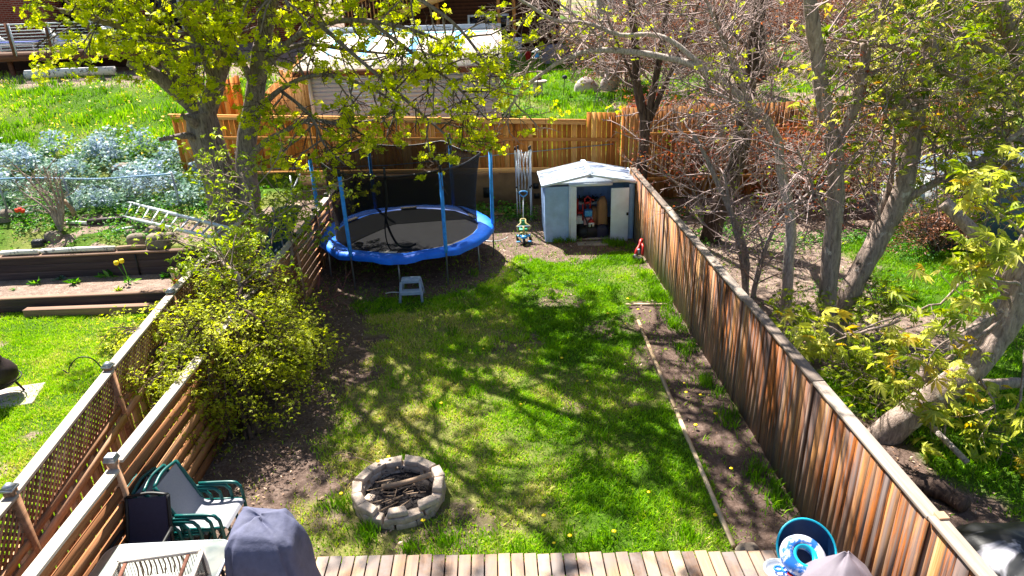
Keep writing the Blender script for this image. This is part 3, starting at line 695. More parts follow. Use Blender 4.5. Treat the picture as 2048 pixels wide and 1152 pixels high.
# left slatted fence
t = thing('slat_fence', 'brown horizontal slat fence with pale cap and capped posts along the left side', 'fence', (XL, 10, 0))
sp = [1.3, 3.85, 6.2, 8.75, 11.25, 13.72, 15.6, 16.9, 18.9]
for i in range(len(sp)-1):
    a, b = sp[i], sp[i+1]; top = 1.42+(.06 if i >= 2 else 0)+R.gauss(0, .01); mb = MB(); z = top-.085
    while z > .02:
        mb.box((XL+.012*R.random(), (a+b)/2, z), (.022, b-a-.08, .142), None); z -= .188
    mb.build('slat_panel', m_slat, t)
    MB().box((XL+.01, (a+b)/2, top+.018), (.135, b-a-.09, .036)).build('cap_rail', m_cap, t, bevel=.005)
for p in sp:
    q = MB().box((XL-.005, p, .77), (.09, .09, 1.54)).build('post', m_lattY, t)
    MB().box((XL-.005, p, 1.552), (.125, .125, .024)).box((XL-.005, p, 1.587), (.12, .12, .045), taper=.82).build('post_cap', m_steel if p == 6.2 else m_black, q, bevel=.004)

# lattice topped fence further left
t = thing('lattice_fence', 'old brown board fence with lattice top beside the left neighbour lawn', 'fence', (-5, 9, 0))
lp = [3.3, 5.45, 7.85, 10.3, 12.6, 14.9]
for i in range(len(lp)-1):
    a, b = lp[i], lp[i+1]; pa = np.array([float(lat_x(a)), a, 0]); pb = np.array([float(lat_x(b)), b, 0]); dr = (pb-pa)/np.linalg.norm(pb-pa); L = np.linalg.norm(pb-pa); nrm = np.array([dr[1], -dr[0], 0])
    up = np.array([0, 0, 1.0]); h = 1.72+.02*i
    MB().beam(pa+up*h, pb+up*h, .13, .036).build('cap_rail', m_cap, t, bevel=.005)
    mb = MB(); s0, s1, z0, z1 = .05, L-.05, h-.52, h-.03
    for sg, off in ((1, .008), (-1, -.008)):                 # two layers of crossing laths
        u = s0-.5
        while u < s1+.5:
            pts = []
            for (uu, zz) in ((u, z0), (u+sg*(z1-z0), z1)): pts.append((uu, zz))
            (ua, za), (ub, zb) = pts
            def clipu(ua, za, ub, zb, lim, lo):
                if (ua < lim) == lo and (ub < lim) == lo: return None
                return ua, za, ub, zb
            lo_, hi_ = max(min(ua, ub), s0), min(max(ua, ub), s1)
            if hi_-lo_ > .02:
                f = lambda uq: za+(zb-za)*(uq-ua)/(ub-ua)
                mb.beam(pa+dr*lo_+up*f(lo_)+nrm*off, pa+dr*hi_+up*f(hi_)+nrm*off, .042, .008, up=nrm) if False else mb.beam(pa+dr*lo_+up*f(lo_)+nrm*off, pa+dr*hi_+up*f(hi_)+nrm*off, .009, .035, up=up)
            u += .094
    mb.build('lattice_panel', m_latt, t)
    MB().beam(pa+up*(h-.55), pb+up*(h-.55), .06, .09).build('rail', m_lattY, t)
    MB().beam(pa+up*(h-.70)+nrm*.035, pb+up*(h-.70)+nrm*.035, .02, .12).build('trim_rail', m_lattY, t)
    mb = MB(); u = .06
    while u < L-.12:
        wd = R.uniform(.13, .15); cpt = pa+dr*(u+wd/2)+nrm*(.02 if int(u*7) % 2 else -.006); mb.box(cpt+up*.575, (.02, wd-.012, 1.15), math.atan2(dr[1], dr[0])-math.pi/2); u += wd
    mb.build('board_panel', m_latt, t)
    q = MB().box(pa+up*.9, (.09, .09, 1.8), math.atan2(dr[1], dr[0])-math.pi/2).build('post', m_lattY, t)
    MB().box(pa+up*(1.812), (.12, .12, .024)).box(pa+up*(1.845), (.115, .115, .045), taper=.35).build('post_cap', m_steel, q)
    if i == 2:
        b0 = pa+np.array([0, 0, 1.70]); MB().tube(catmull([b0+(-.05, 0, 0), b0+(-.16, 0, .22), b0+(-.32, -.02, .26), b0+(-.46, -.03, .14), b0+(-.5, -.03, .05), b0+(-.56, -.03, .10)], 5), .008, 6).build('plant_hook', m_black, t)
# retaining wall and back fences
def zt(x, base): return base-0.055*(x-.14)
t = thing('retaining_wall', 'tan concrete retaining wall under the back board fence', 'wall', (-1, 19.55, 0))
MB().prism([(-8.4, 0), (3.6, 0), (3.6, 1.36), (-8.4, 1.62)], 19.5, 19.7).build('concrete_face', m_wallconc, t)
for px, py in ((975, 385), (1072, 372), (1074, 392)):
    p = P(px, py, 19.49); MB().box((p[0], 19.495, p[2]), (.24 if px < 1000 else .16, .03, .3 if px < 1000 else .16)).build('recess_shade', m_black, t)  # black plates on the face stand for the shade inside recesses
t = thing('back_fence', 'new cedar board fence running across the back above the retaining wall', 'fence', (-2, 19.45, 1.4))
mb = MB(); x = -8.85
while x < 3.55:
    wd = R.uniform(.128, .148); zb = 1.36-.028*(x-.14); ztop = 2.86-.052*(x-.14); ex = .22 if x > 2.62 else 0
    mb.box((x+wd/2, 19.45+R.gauss(0, .003), (zb+ztop+ex)/2), (wd-R.uniform(.004, .014), .02, ztop+ex-zb)); x += wd
mb.build('board_panel', m_cedar_new, t)
for (z0, k, wd) in ((2.80, .052, .10), (2.31, .045, .09), (1.42, .028, .14)):
    MB().beam((-8.85, 19.41, z0-k*(-9)), (3.55 if z0 < 2.5 else 2.6, 19.41, z0-k*(3.4 if z0 < 2.5 else 2.5)), .04, wd).build('rail', m_cedar_newX, t)
MB().beam((-8.9, 19.44, 2.87+.052*9), (2.62, 19.44, 2.87-.052*2.5), .11, .03).build('cap_rail', m_cedar_newX, t)
for px in (-8.8, -6.3, -3.9, -1.5, .9, 3.4): MB().box((px, 19.52, 2.15-.04*px), (.09, .09, 1.56)).build('post', m_cedar_new, t)
MB().tube([(-8.7, 19.38, 1.76), (-3, 19.38, 1.7), (3.4, 19.38, 2.05)], .014, 6).build('pipe', m_steel, t)
t = thing('side_cedar_fence', 'orange cedar board fence behind the trees of the right neighbour yard', 'fence', (8, 19.3, .4))
mb = MB(); x = 3.72
while x < 13.5:
    wd = R.uniform(.128, .148); mb.box((x+wd/2, 19.42+R.gauss(0, .003)-.02*(x-3.7), 1.72+R.gauss(0, .01)), (wd-R.uniform(.006, .016), .02, 2.62)); x += wd
mb.build('board_panel', m_cedar_shaded, t)
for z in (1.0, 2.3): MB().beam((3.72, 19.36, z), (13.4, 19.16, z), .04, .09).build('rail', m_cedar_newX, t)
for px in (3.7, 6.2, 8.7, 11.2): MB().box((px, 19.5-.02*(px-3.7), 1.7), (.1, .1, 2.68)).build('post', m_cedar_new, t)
t = thing('divider_fence', 'tall cedar board fence running back between the garage and the left garden', 'fence', (-6.6, 24, 1.7))
mb = MB(); y = 20.6
while y < 31:
    wd = .14; z0 = float(terrain(-6.6, y)); mb.box((-6.55-.02*(y-20), y+.07, z0+.95), (.02, .13, 1.9)); y += wd
mb.build('board_panel', m_cedar_newY, t)
for y in (20.6, 23, 25.4, 27.8, 30.2): MB().box((-6.62-.02*(y-20), y, float(terrain(-6.6, y))+1), (.1, .1, 2.05)).build('post', m_cedar_newY, t)
for (px, Y0) in ((445, 21.6), (474, 21.9)):                       # two leftover panels by the tree
    p = P(px, 235, Y0); mb = MB()
    for k in range(4): mb.box((p[0]-.22+k*.145, Y0, p[2]+.35+.05*k), (.14, .02, 1.5))
    lb = 'short cedar panel behind the maple trunk, left of the two' if px < 460 else 'short cedar panel behind the maple trunk, right of the two'
    mb.build('fence_panel', m_cedar_new, None, label=lb, cat='fence panel', group='loose cedar panels')

# deck
t = thing('wooden_deck', 'worn grey brown plank deck across the foot of the picture', 'deck', (0, 4.5, 0))
x = -4.1; mb = MB(); k = 0
while x < 3.5:
    e = 5.98-.05*(x+2.0)+R.gauss(0, .006); mb.box((x+.07, (1.5+e)/2, .235), (.13, e-1.5, .03)); x += .146
mb.build('deck_boards', m_deck, t, bevel=.003)
MB().beam((-4.1, 5.98, .13), (3.5, 5.62, .13), .04, .18).build('rim_joist', m_brownX, t)

# timber edging of the planting strip
MB().beam((2.58, 6.05, .02), (2.63, 8.9, .03), .05, .07, r=.7).beam((2.63, 8.95, .03), (2.69, 12.05, .03), .05, .07, r=.5).build('edging_board', m_edging, None, label='long pale timber edging lying between lawn and bare planting strip', cat='edging')
MB().beam((2.6, 12.85, .03), (3.45, 12.75, .03), .05, .05).build('edging_board', m_edging, None, label='short pale timber edging across the far end of the planting strip', cat='edging')

# ------------------------------------------------------------------ things in the yard
# trampoline
tc_ = np.array([-2.23, 16.2, 0.0]); t = thing('trampoline', 'round trampoline with blue pad, blue foam poles and black safety net', 'trampoline', tc_)
cir = lambda r, z, n=72: np.array([[tc_[0]+r*math.cos(a), tc_[1]+r*math.sin(a), z] for a in np.arange(n)*2*math.pi/n])
MB().tube(cir(2.05, .76), .025, 8, closed=True).build('frame_ring', m_steel, t, True)
n = 72; ang = np.arange(n)*2*math.pi/n
MB().loft([cir(1.80, .80), cir(1.2, .785), cir(.6, .765), cir(.05, .76)]).build('jump_mat', m_matb, t, True)
wv = lambda r, z, amp: np.array([[tc_[0]+(r+amp*math.sin(a*11+1))*math.cos(a), tc_[1]+(r+amp*math.sin(a*7))*math.sin(a), z+amp*math.sin(a*9)+.5*amp*math.sin(a*23)] for a in ang])
MB().loft([wv(1.74, .805, .012), wv(1.80, .835, .012), wv(1.95, .85, .012), wv(2.08, .835, .012), wv(2.13, .79, .015), wv(2.13, .70, .025)], cap=False).build('spring_pad', m_blue, t, True)
for a0 in (95, 150, 262, 25):                       # worn pale lining showing where the pad has slipped
    a1 = math.radians(a0); MB().box((tc_[0]+1.76*math.cos(a1), tc_[1]+1.76*math.sin(a1), .842), (.42, .12, .012), a1+math.pi/2).build('torn_lining', m_offwhite, t)
pa_ = [math.radians(v) for v in (2, 60, 120, 180, 240, 300)]
for a in pa_:
    d = np.array([math.cos(a), math.sin(a), 0]); b = tc_+d*2.11
    pl = MB().tube([b+(0, 0, .0), b+d*.03+(0, 0, 2.72)], .019, 8).build('pole', m_steel, t)
    MB().tube([b+(0, 0, .80), b+d*.008+(0, 0, .85), b+d*.025+(0, 0, 2.62)], [.038, .043, .043], 10).build('foam_sleeve', m_foam, pl, True)
    MB().tube([b+d*.03+(0, 0, 2.62), b+d*.03+(0, 0, 2.77)], .036, 8).tube([b+d*.02+(0, 0, 2.70), b-d*.16+(0, 0, 2.62)], .014, 6).build('pole_cap', m_black, pl)
for k in range(6):
    a = math.radians(30+60*k); d = np.array([math.cos(a), math.sin(a), 0]); b = tc_+d*2.02
    MB().tube([b+(0, 0, .74), b+d*.02+(0, 0, .02)], .019, 8).build('leg', m_steel, t)
rings = []
for f in np.linspace(0, 1, 9):
    ring = []
    for a in np.arange(96)*2*math.pi/96:
        u = ((a-pa_[0]) % (math.pi/3))/(math.pi/3); hexr = 1.93*math.cos(math.pi/6)/math.cos((u-.5)*math.pi/3)
        sag = .09*4*u*(1-u); zt_ = 2.62-sag; r = 1.74*(1-f)+hexr*f-.13*4*f*(1-f)*(.4+.6*4*u*(1-u)); z = .83*(1-f)+zt_*f
        ring.append((tc_[0]+r*math.cos(a), tc_[1]+r*math.sin(a), z))
    rings.append(ring)
MB().loft(rings, cap=False).build('safety_net', m_net, t, True)
MB().tube(rings[-1], .018, 6, closed=True).build('net_top_strap', m_black, t)
p1 = [P(768, 335, 14.55), P(774, 400, 14.6), P(772, 440, 14.7), P(792, 485, 14.75), P(812, 494, 14.72), P(832, 488, 14.72)]
p2 = [P(774, 400, 14.6), P(770, 455, 14.65), P(776, 490, 14.7), P(790, 508, 14.6)]
MB().tube(catmull(p1, 5), .028, 6).tube(catmull(p2, 5), .016, 6).build('door_zip', m_black, t)

# step stool
t = thing('step_stool', 'pale grey plastic two step stool standing on the lawn edge', 'step stool', (-1.93, 13.72, 0)); x0, y0 = -1.93, 13.72
for (y, z, d) in ((y0+.05, .44, .24), (y0-.13, .23, .2)): MB().box((x0, y, z), (.40 if z > .3 else .46, d, .035)).box((x0, y-d/2+.01, z-.03), (.38 if z > .3 else .44, .02, .05)).build('tread', m_greyplastic, t, bevel=.01)
for s in (-1, 1):
    MB().beam((x0+s*.24, y0-.22, 0), (x0+s*.2, y0-.06, .42), .05, .05).build('leg', m_greyplastic, t); MB().beam((x0+s*.24, y0+.24, 0), (x0+s*.18, y0+.14, .43), .05, .05).build('leg', m_greyplastic, t)
    MB().beam((x0+s*.235, y0-.2, .13), (x0+s*.235, y0+.2, .13), .03, .06).build('side_brace', m_greyplastic, t)

# tin shed
X0, X1, YF, YB, EZ, RZ = 1.26, 3.56, 17.0, 18.35, 1.57, 1.80; XM = (X0+X1)/2
t = thing('tin_shed', 'small pale blue and white metal shed with low gable roof and open door', 'shed', (XM, 17.6, 0.0))
zs = .0
def ribbed(a, b, z0, z1, ins=.012, step=.16):
    a = np.array(a, float); b = np.array(b, float); L = np.linalg.norm(b-a); d = (b-a)/L; nn = np.array([d[1], -d[0], 0]); mb = MB(); u = 0; V = []; us = []
    while u < L: us += [(u, 0), (min(u+.03, L), ins), (min(u+step-.03, L), ins)]; u += step
    us.append((L, 0)); V = [a+d*q+nn*w+np.array([0, 0, z0]) for q, w in us]+[a+d*q+nn*w+np.array([0, 0, z1]) for q, w in us]; k = len(us)
    mb.add(V, [(i, i+1, k+i+1, k+i) for i in range(k-1)]); return mb
ribbed((X0, YB), (X0, YF), 0, EZ) if False else None
ribbed((X0, YB, 0), (X0, YF, 0), 0, EZ).build('side_wall', m_shedblue, t); ribbed((X1, YF, 0), (X1, YB, 0), 0, EZ).build('side_wall', m_shedblue, t)
ribbed((X1, YB, 0), (X0, YB, 0), 0, EZ).build('back_wall', m_shedblue, t)
ribbed((X0, YF, 0), (1.86, YF, 0), 0.02, 1.5, .008, .3).build('front_panel', m_shedblue, t); ribbed((3.42, YF, 0), (X1, YF, 0), .02, 1.5, .008, .2).build('front_panel', m_shedblue, t)
MB().box((1.96, YF-.03, .76), (.2, .03, 1.48)).build('door', m_shedwhite, t, bevel=.006); MB().box((1.885, YF-.045, .76), (.04, .03, 1.5)).build('door_jamb', m_shedwhite, t)
q = MB().box((3.17, YF-.10, .70), (.46, .03, 1.46)).build('door', m_shedwhite, t, label='white sliding door pushed open to the right', bevel=.006)
MB().box((3.37, YF-.12, .74), (.05, .035, .07)).build('handle', m_black, q)
MB().box((2.42, YF-.035, 1.535), (1.12, .04, .08)).build('header', m_shedwhite, t)
MB().prism([(X0-.02, 1.55), (X1+.02, 1.55), (X1+.02, EZ+.03), (XM, RZ-.01), (X0-.02, EZ+.03)], YF-.012, YF+.012).build('gable', m_shedwhite, t)
MB().prism([(X0, 1.5), (X1, 1.5), (X1, EZ+.0), (XM, RZ-.03), (X0, EZ+.0)], YB-.02, YB).build('gable', m_shedblue, t)
for s in (-1, 1):
    mb = MB(); ex = XM+s*(XM-X0+.09); nrib = 6
    mb.add([(XM, YF-.1, RZ+.01), (ex, YF-.1, EZ-.01), (ex, YB+.1, EZ-.01), (XM, YB+.1, RZ+.01)], [(0, 1, 2, 3)])
    for k in range(nrib):
        y = YF-.08+(YB-YF+.16)*k/(nrib-1); mb.beam((XM, y, RZ+.012), (ex, y, EZ-.008), .04, .012)
    mb.build('roof_panel', m_shedroof, t); MB().beam((XM, YF-.115, RZ), (ex, YF-.115, EZ-.02), .025, .06).build('fascia', m_shedwhite, t)
    MB().beam((ex, YF-.1, EZ-.02), (ex, YB+.1, EZ-.02), .03, .05).build('eave_trim', m_shedwhite, t)
MB().beam((XM, YF-.11, RZ+.03), (XM, YB+.11, RZ+.03), .12, .02).build('ridge_cap', m_shedwhite, t)
MB().box((XM, 17.68, .02), (2.26, 1.3, .04)).build('floor', m_conc, t)
sh = lambda px, py, Y: P(px, py, Y)
MB().box((2.5, 18.0, .78), (1.0, .4, .03)).box((2.02, 18.0, .39), (.04, .4, .75)).box((2.98, 18.0, .39), (.04, .4, .75)).build('storage_shelf', m_white, None, label='white shelf at the back inside the open tin shed', cat='shelf')
fp = np.array([(2.5+R.gauss(0, .13), 17.95+R.gauss(0, .07), .83+abs(R.gauss(0, .05))) for _ in range(420)])
leaf_obj('wreath', [scatter('narrow', fp, .09, 1.0, seed=5)], m_black, label='dark bushy wreath lying on the shelf in the shed', cat='wreath')
def crumpled(name, ctr, sz, mat, lb, cat, seed, n=14):
    rr = random.Random(seed); rings = []
    for k, (f, zz) in enumerate(((1, 0), (1.03, .3), (.98, .65), (.8, .9), (.4, 1.0))):
        rings.append([(ctr[0]+sz[0]/2*f*math.copysign(abs(math.cos(a))**.6, math.cos(a))*(1+rr.gauss(0, .05)), ctr[1]+sz[1]/2*f*math.copysign(abs(math.sin(a))**.6, math.sin(a))*(1+rr.gauss(0, .05)), ctr[2]+sz[2]*(zz+rr.gauss(0, .03)*(k > 0))) for a in np.arange(n)*2*math.pi/n])
    return MB().loft(rings).build(name, mat, None, True, lb, cat)
crumpled('paper_bag', (2.80, 17.45, .05), (.3, .36, .98), m_kraft, 'tall brown paper yard bag just inside the shed by the open door', 'paper bag', 1)
crumpled('paper_bag', (2.62, 17.62, .05), (.3, .3, .68), m_kraft, 'lower brown paper yard bag leaning behind the tall one in the shed', 'paper bag', 2)
crumpled('rubbish_bag', (2.45, 17.3, .04), (.7, .36, .3), m_black, 'wide black bag slumped on the shed floor in the doorway', 'bag', 3)
crumpled('rubbish_bag', (2.78, 17.22, .04), (.34, .22, .32), m_navy, 'dark navy bag on the shed floor beside the white door', 'bag', 4)
crumpled('white_sack', (2.2, 17.55, .35), (.34, .3, .22), m_white, 'crumpled white sack low on the left inside the shed', 'sack', 5)
MB().box((2.42, 17.38, .66), (.2, .2, .16)).build('storage_box', m_bluep, None, label='light blue box stacked in the middle of the shed', cat='box', bevel=.01)
MB().box((2.42, 17.4, .45), (.24, .24, .2)).build('storage_box', plain('pinkish_box', c(196, 150, 150), .7), None, label='dusty pink box under the light blue box in the shed', cat='box', bevel=.01)
MB().tube([(2.36, 17.45, .75), (2.34, 17.5, 1.0), (2.42, 17.5, 1.08), (2.5, 17.5, 1.0), (2.48, 17.45, .75)], .025, 8).box((2.42, 17.5, .9), (.18, .06, .05)).tube([(2.5, 17.5, 1.0), (2.58, 17.42, .98)], .02, 6).build('red_toy', m_red, None, label='red plastic toy handle standing on boxes in the shed', cat='toy')
MB().box((2.16, 17.6, .8), (.04, .22, .35)).box((2.18, 17.5, .66), (.22, .28, .04)).tube([(2.1, 17.4, .45), (2.1, 17.4, .95)], .02, 6).tube([(2.28, 17.4, .45), (2.28, 17.4, .9)], .02, 6).build('red_chair', m_red, None, label='small red plastic chair at the left inside the shed', cat='toy chair')
t = thing('toy_house', 'small red and white toy house on the black bag in the shed', 'toy', (2.5, 17.2, .35))
MB().box((2.48, 17.2, .40), (.14, .12, .12)).build('wall', m_white, t); MB().prism([(2.39, .46), (2.57, .46), (2.48, .55)], 17.13, 17.27).build('roof', m_red, t); MB().box((2.48, 17.135, .38), (.04, .01, .07)).build('door', m_black, t)
MB().tube(catmull([(2.3, 17.25, .6), (2.36, 17.1, .45), (2.34, 17.05, .2), (2.2, 17.05, .08), (2.0, 17.1, .06)], 5), .016, 6).build('hose', m_black, None, label='black hose looping down inside the shed doorway', cat='hose')
MB().box((2.45, 16.72, .015), (.8, .32, .05)).build('door_step', m_conc, None, label='flat grey concrete slab in front of the shed door', cat='slab', bevel=.015)

# folded canopy frame
t = thing('folded_canopy_frame', 'folded pop up canopy frame of grey metal struts standing against the back wall', 'canopy frame', (.75, 18.5, .2))
for k, (xa, yb) in enumerate(((.58, 18.45), (.66, 18.6), (.95, 18.4), (.99, 18.55))):
    b = np.array([xa, yb, .18]); tp = np.array([xa-.02, yb-.28, 2.28])
    lg = MB().beam(b+(tp-b)*.48, tp, .036, .036).build('leg', m_alu, t); MB().beam(b, b+(tp-b)*.5, .026, .026).build('inner_leg', m_alu, lg); MB().box(b+(tp-b)*.48, (.05, .05, .05)).build('joint', m_black, lg); MB().box(tp, (.05, .05, .09)).build('end_cap', m_black, lg)
for k in range(8):
    xa = .6+.045*k; s = (-1)**k; MB().beam((xa, 18.25+.02*(k % 3), 1.05+.06*(k % 2)), (xa+.10*s+.03, 18.2+.02*(k % 3), 2.22-.05*(k % 3)), .022, .014).build('strut', m_alu, t)

# tricycle
bx, by = .68, 17.02; t = thing('toy_tricycle', 'small toy tricycle in blue, cream and green with a tall push handle', 'tricycle', (bx, by, .03))
def wheel(ctr, r, wd, mat, nm, par):
    w_ = MB(); w_.tube([np.array(ctr)-(wd/2, 0, 0), np.array(ctr)+(wd/2, 0, 0)], r, 14); return w_.build(nm, mat, par)
wq = wheel((bx, by-.12, .13), .12, .05, m_black, 'front_wheel', t); wheel((bx, by-.12, .13), .06, .07, m_bluep, 'hub', wq)
for s in (-1, 1):
    wheel((bx+s*.17, by+.28, .09), .085, .045, m_black, 'rear_wheel', t); MB().box((bx+s*.15, by-.14, .10), (.1, .05, .025)).build('pedal', m_bluep, t); MB().box((bx+s*.11, by+.02, .21), (.12, .1, .04)).build('footrest', m_bluep, t, bevel=.01)
    MB().beam((bx+s*.17, by+.28, .1), (bx+s*.05, by+.0, .3), .04, .04).build('frame_side', m_yellowp, t)
MB().lathe((bx, by-.14, .2), [(.001, 0), (.09, .0), (.10, .03), (.06, .07), (.001, .08)], 14).build('mudguard', m_bluep, t, True); MB().tube([(bx, by-.12, .24), (bx, by-.03, .5)], .025, 8).build('stem', m_yellowp, t)
MB().tube([(bx-.17, by-.02, .48), (bx+.17, by-.02, .48)], .018, 8).build('handlebar', m_greyplastic, t); MB().box((bx, by+.18, .34), (.22, .22, .05)).box((bx, by+.29, .45), (.2, .04, .2)).build('seat', m_greenp, t, bevel=.02)
MB().tube(catmull([(bx-.15, by+.12, .34), (bx-.17, by+.05, .46), (bx-.07, by+.1, .52), (bx-.06, by+.2, .6), (bx+.06, by+.2, .6), (bx+.07, by+.1, .52), (bx+.17, by+.05, .46), (bx+.15, by+.12, .34)], 3), .022, 8).build('safety_bar', m_yellowp, t)
ph = MB().tube([(bx, by+.3, .42), (bx+.04, by+.5, 1.12)], .014, 8).build('push_handle', m_alu, t); MB().tube(catmull([(bx+.04, by+.5, 1.12), (bx-.06, by+.53, 1.2), (bx-.03, by+.55, 1.26), (bx+.11, by+.55, 1.26), (bx+.14, by+.53, 1.2), (bx+.04, by+.5, 1.12)], 3), .018, 8).build('grip', m_bluep, ph)

MB().tube([(-.12+.42*math.cos(a), 17.62+.40*math.sin(a), .06+.03*math.sin(a)) for a in np.arange(32)*2*math.pi/32], .012, 6, closed=True).build('hoop', m_alu, None, label='thin grey hoop lying on the ground right of the trampoline', cat='hoop')
MB().beam((-.9, 18.9, .28), (.75, 18.75, .33), .2, .05, up=(0, -.6, .8)).build('plank', m_lattY, None, label='loose brown plank lying along the foot of the back wall', cat='plank')
MB().tube(catmull([(-2.55, 14.0, .03), (-2.4, 13.98, .06), (-2.15, 14.0, .03)], 4), .014, 6).build('pipe_piece', m_alu, None, label='short pale pipe lying on bare soil left of the step stool', cat='pipe')
t = thing('garden_blower', 'red and black garden blower leaning at the foot of the right fence', 'garden tool', (3.42, 15.55, 0))
MB().tube(catmull([(3.52, 15.75, .42), (3.45, 15.62, .36), (3.36, 15.5, .22), (3.3, 15.45, .1)], 4), [.04+.012*math.sin(i) for i in range(13)], 10).build('body', m_red, t, True); MB().tube(catmull([(3.3, 15.45, .12), (3.34, 15.36, .06), (3.46, 15.34, .05)], 4), .07, 10).build('nozzle', m_black, t, True)
MB().tube(catmull([(3.5, 15.6, .36), (3.5, 15.48, .3), (3.48, 15.42, .12)], 4), .03, 8).build('handle', m_red, t); MB().box((3.38, 15.5, .22), (.06, .12, .12), .5).build('motor_cover', m_greyplastic, t, bevel=.02)

# fire pit
fx, fy = -1.43, 7.2; t = thing('fire_pit', 'round fire pit of stacked pale grey paving blocks on the lawn', 'fire pit', (fx, fy, 0))
def blockmb(a, r, z, wd=.268, dp=.14, h=.085, yaw=0, tilt=0):
    mb = MB(); o, i = wd/2, wd/2*.78; ca, sa = math.cos(a), math.sin(a)
    rot = Matrix.Rotation(a+yaw, 3, 'Z') @ Matrix.Rotation(tilt, 3, 'X'); V = []
    for zz, ins in ((0, .0), (h, .006)):
        for (u, v) in ((-dp/2+ins, -i+ins), (dp/2-ins, -o+ins), (dp/2-ins, o-ins), (-dp/2+ins, i-ins)):
            p = rot @ Vector((u, v, zz-h/2)); V.append((fx+r*ca+p.x+R.gauss(0, .004), fy+r*sa+p.y+R.gauss(0, .004), z+h/2+p.z+R.gauss(0, .003)))
    return mb.add(V, [(3, 2, 1, 0), (4, 5, 6, 7), (0, 1, 5, 4), (1, 2, 6, 5), (2, 3, 7, 6), (3, 0, 4, 7)])
for lv in range(3):
    nb = 14
    for k in range(nb):
        a = 2*math.pi*(k+.5*lv)/nb+R.gauss(0, .03); dg = math.degrees(a) % 360
        if lv == 2 and (240 < dg < 352): continue
        blockmb(a, .525+R.gauss(0, .008), .0+.083*lv, yaw=R.gauss(0, .04)).build('block', m_block, t, bevel=.012)
for k, (dg, r, z, yw, lb) in enumerate(((275, .50, .172, .12, 'loose paving block lying along the front rim of the fire pit'), (318, .53, .175, -.35, 'loose rounded paving block on the right rim of the fire pit'), (196, .38, .06, .9, 'loose block dropped inside the fire pit at its left'), (228, .40, .05, .5, 'loose block lying in the front left corner inside the fire pit'))):
    blockmb(math.radians(dg), r, z, wd=.27 if k < 2 else .16, dp=.13, yaw=yw, tilt=.05*k).build('loose_block', m_block, None, label=lb, cat='paving block', bevel=.02)
rr = [[(fx+r*math.cos(a)*(1+.05*math.sin(5*a)), fy+r*math.sin(a), .04+h+.02*R.random()) for a in np.arange(24)*2*math.pi/24] for r, h in ((.49, 0), (.35, .05), (.2, .08), (.05, .09))]
MB().loft(rr).build('ash_bed', m_ash, t)
MB().tube(catmull([(fx-.22, fy-.0, .2), (fx+.1, fy+.04, .23), (fx+.42, fy+.12, .27)], 4), [.035]*9, 9).build('half_burnt_log', m_dry, None, label='pale half burnt log lying across the fire pit', cat='log')
mb = MB()
for k in range(26):
    a = R.uniform(0, 6.28); r = R.uniform(0, .36); q = np.array([fx+r*math.cos(a), fy+r*math.sin(a)-.02, .13+R.random()*.06]); d = np.array([R.gauss(0, 1), R.gauss(0, .6), R.gauss(0, .15)]); d *= R.uniform(.04, .16)/np.linalg.norm(d); mb.tube([q-d, q+d], R.uniform(.004, .011), 5)
mb.build('twig_pile', m_dry, None, label='heap of thin dry twigs and sticks in the fire pit', cat='twigs', kind='stuff')
pp = np.array([(fx+R.gauss(-.05, .22), fy+R.gauss(.0, .2), .15+.01*R.random()) for _ in range(420)]); pp = pp[np.hypot(pp[:, 0]-fx, pp[:, 1]-fy) < .43]
leaf_obj('charcoal', [scatter('simple', pp, .045, 1.2, seed=48)], m_char, label='black charcoal flakes and burnt leaves heaped in the fire pit', cat='charcoal', kind='stuff')
mb = MB(); b0 = np.array([-1.75, 7.68, .16]); tipp = np.array([-2.32, 8.0, .12]); mb.tube(catmull([b0, (b0+tipp)/2+(0, 0, .05), tipp], 4), .007, 5)
for k in range(14):
    q = b0+(tipp-b0)*R.uniform(.55, 1)+(0, 0, .03); mb.tube(catmull([q, q+(-.08, R.gauss(0, .05), .02), q+(-.2+R.gauss(0, .03), R.gauss(0, .12), -.02)], 3), .0035, 4)
mb.build('dead_branch', m_dry, None, label='thin dry branch leaning off the back left of the fire pit', cat='branch')

# chairs
def make_chair(lb, fmat, smat, group=None):
    t = thing('patio_chair', lb, 'chair', (0, 0, 0), group)
    for s in (-1, 1):
        MB().tube(catmull([(.27, s*.28, 0), (.27, s*.285, .5), (.24, s*.285, .6), (.16, s*.285, .64), (-.24, s*.28, .62)], 4), .02, 8).build('front_leg_and_arm', fmat, t, True)
        MB().tube(catmull([(-.30, s*.27, 0), (-.22, s*.25, .40), (-.32, s*.24, .72), (-.42, s*.235, .98)], 4), .022, 8).build('rear_leg', fmat, t, True)
        MB().tube([(.28, s*.25, .43), (-.22, s*.25, .40)], .015, 8).build('seat_rail', fmat, t)
    MB().tube(catmull([(-.42, -.235, .98), (-.45, 0, 1.0), (-.42, .235, .98)], 4), .02, 8).build('back_top_bar', fmat, t); MB().tube([(.27, -.28, .28), (.27, .28, .28)], .011, 6).build('stretcher', fmat, t)
    pr = catmull([(.30, .40), (.24, .435), (0, .405), (-.2, .42), (-.30, .62), (-.42, .96)], 4); V = [(x, s*.235, z) for x, z in pr for s in (-1, 1)]
    mb = MB(); k = len(pr); mb.add(V+[(x+.008, y, z+.006) for x, y, z in V], [(2*i, 2*i+1, 2*i+3, 2*i+2) for i in range(k-1)]+[(2*k+2*i+1, 2*k+2*i, 2*k+2*i+2, 2*k+2*i+3) for i in range(k-1)]); mb.build('sling', smat, t, True)
    return t
chs = ['lowest dark green patio chair, at the bottom of the stack by the slat fence', 'second chair from the bottom of the green patio chair stack', 'middle chair of the five stacked green patio chairs', 'green patio chair just beneath the topmost one of the stack', 'topmost green patio chair, its pale sling seat fully in view']
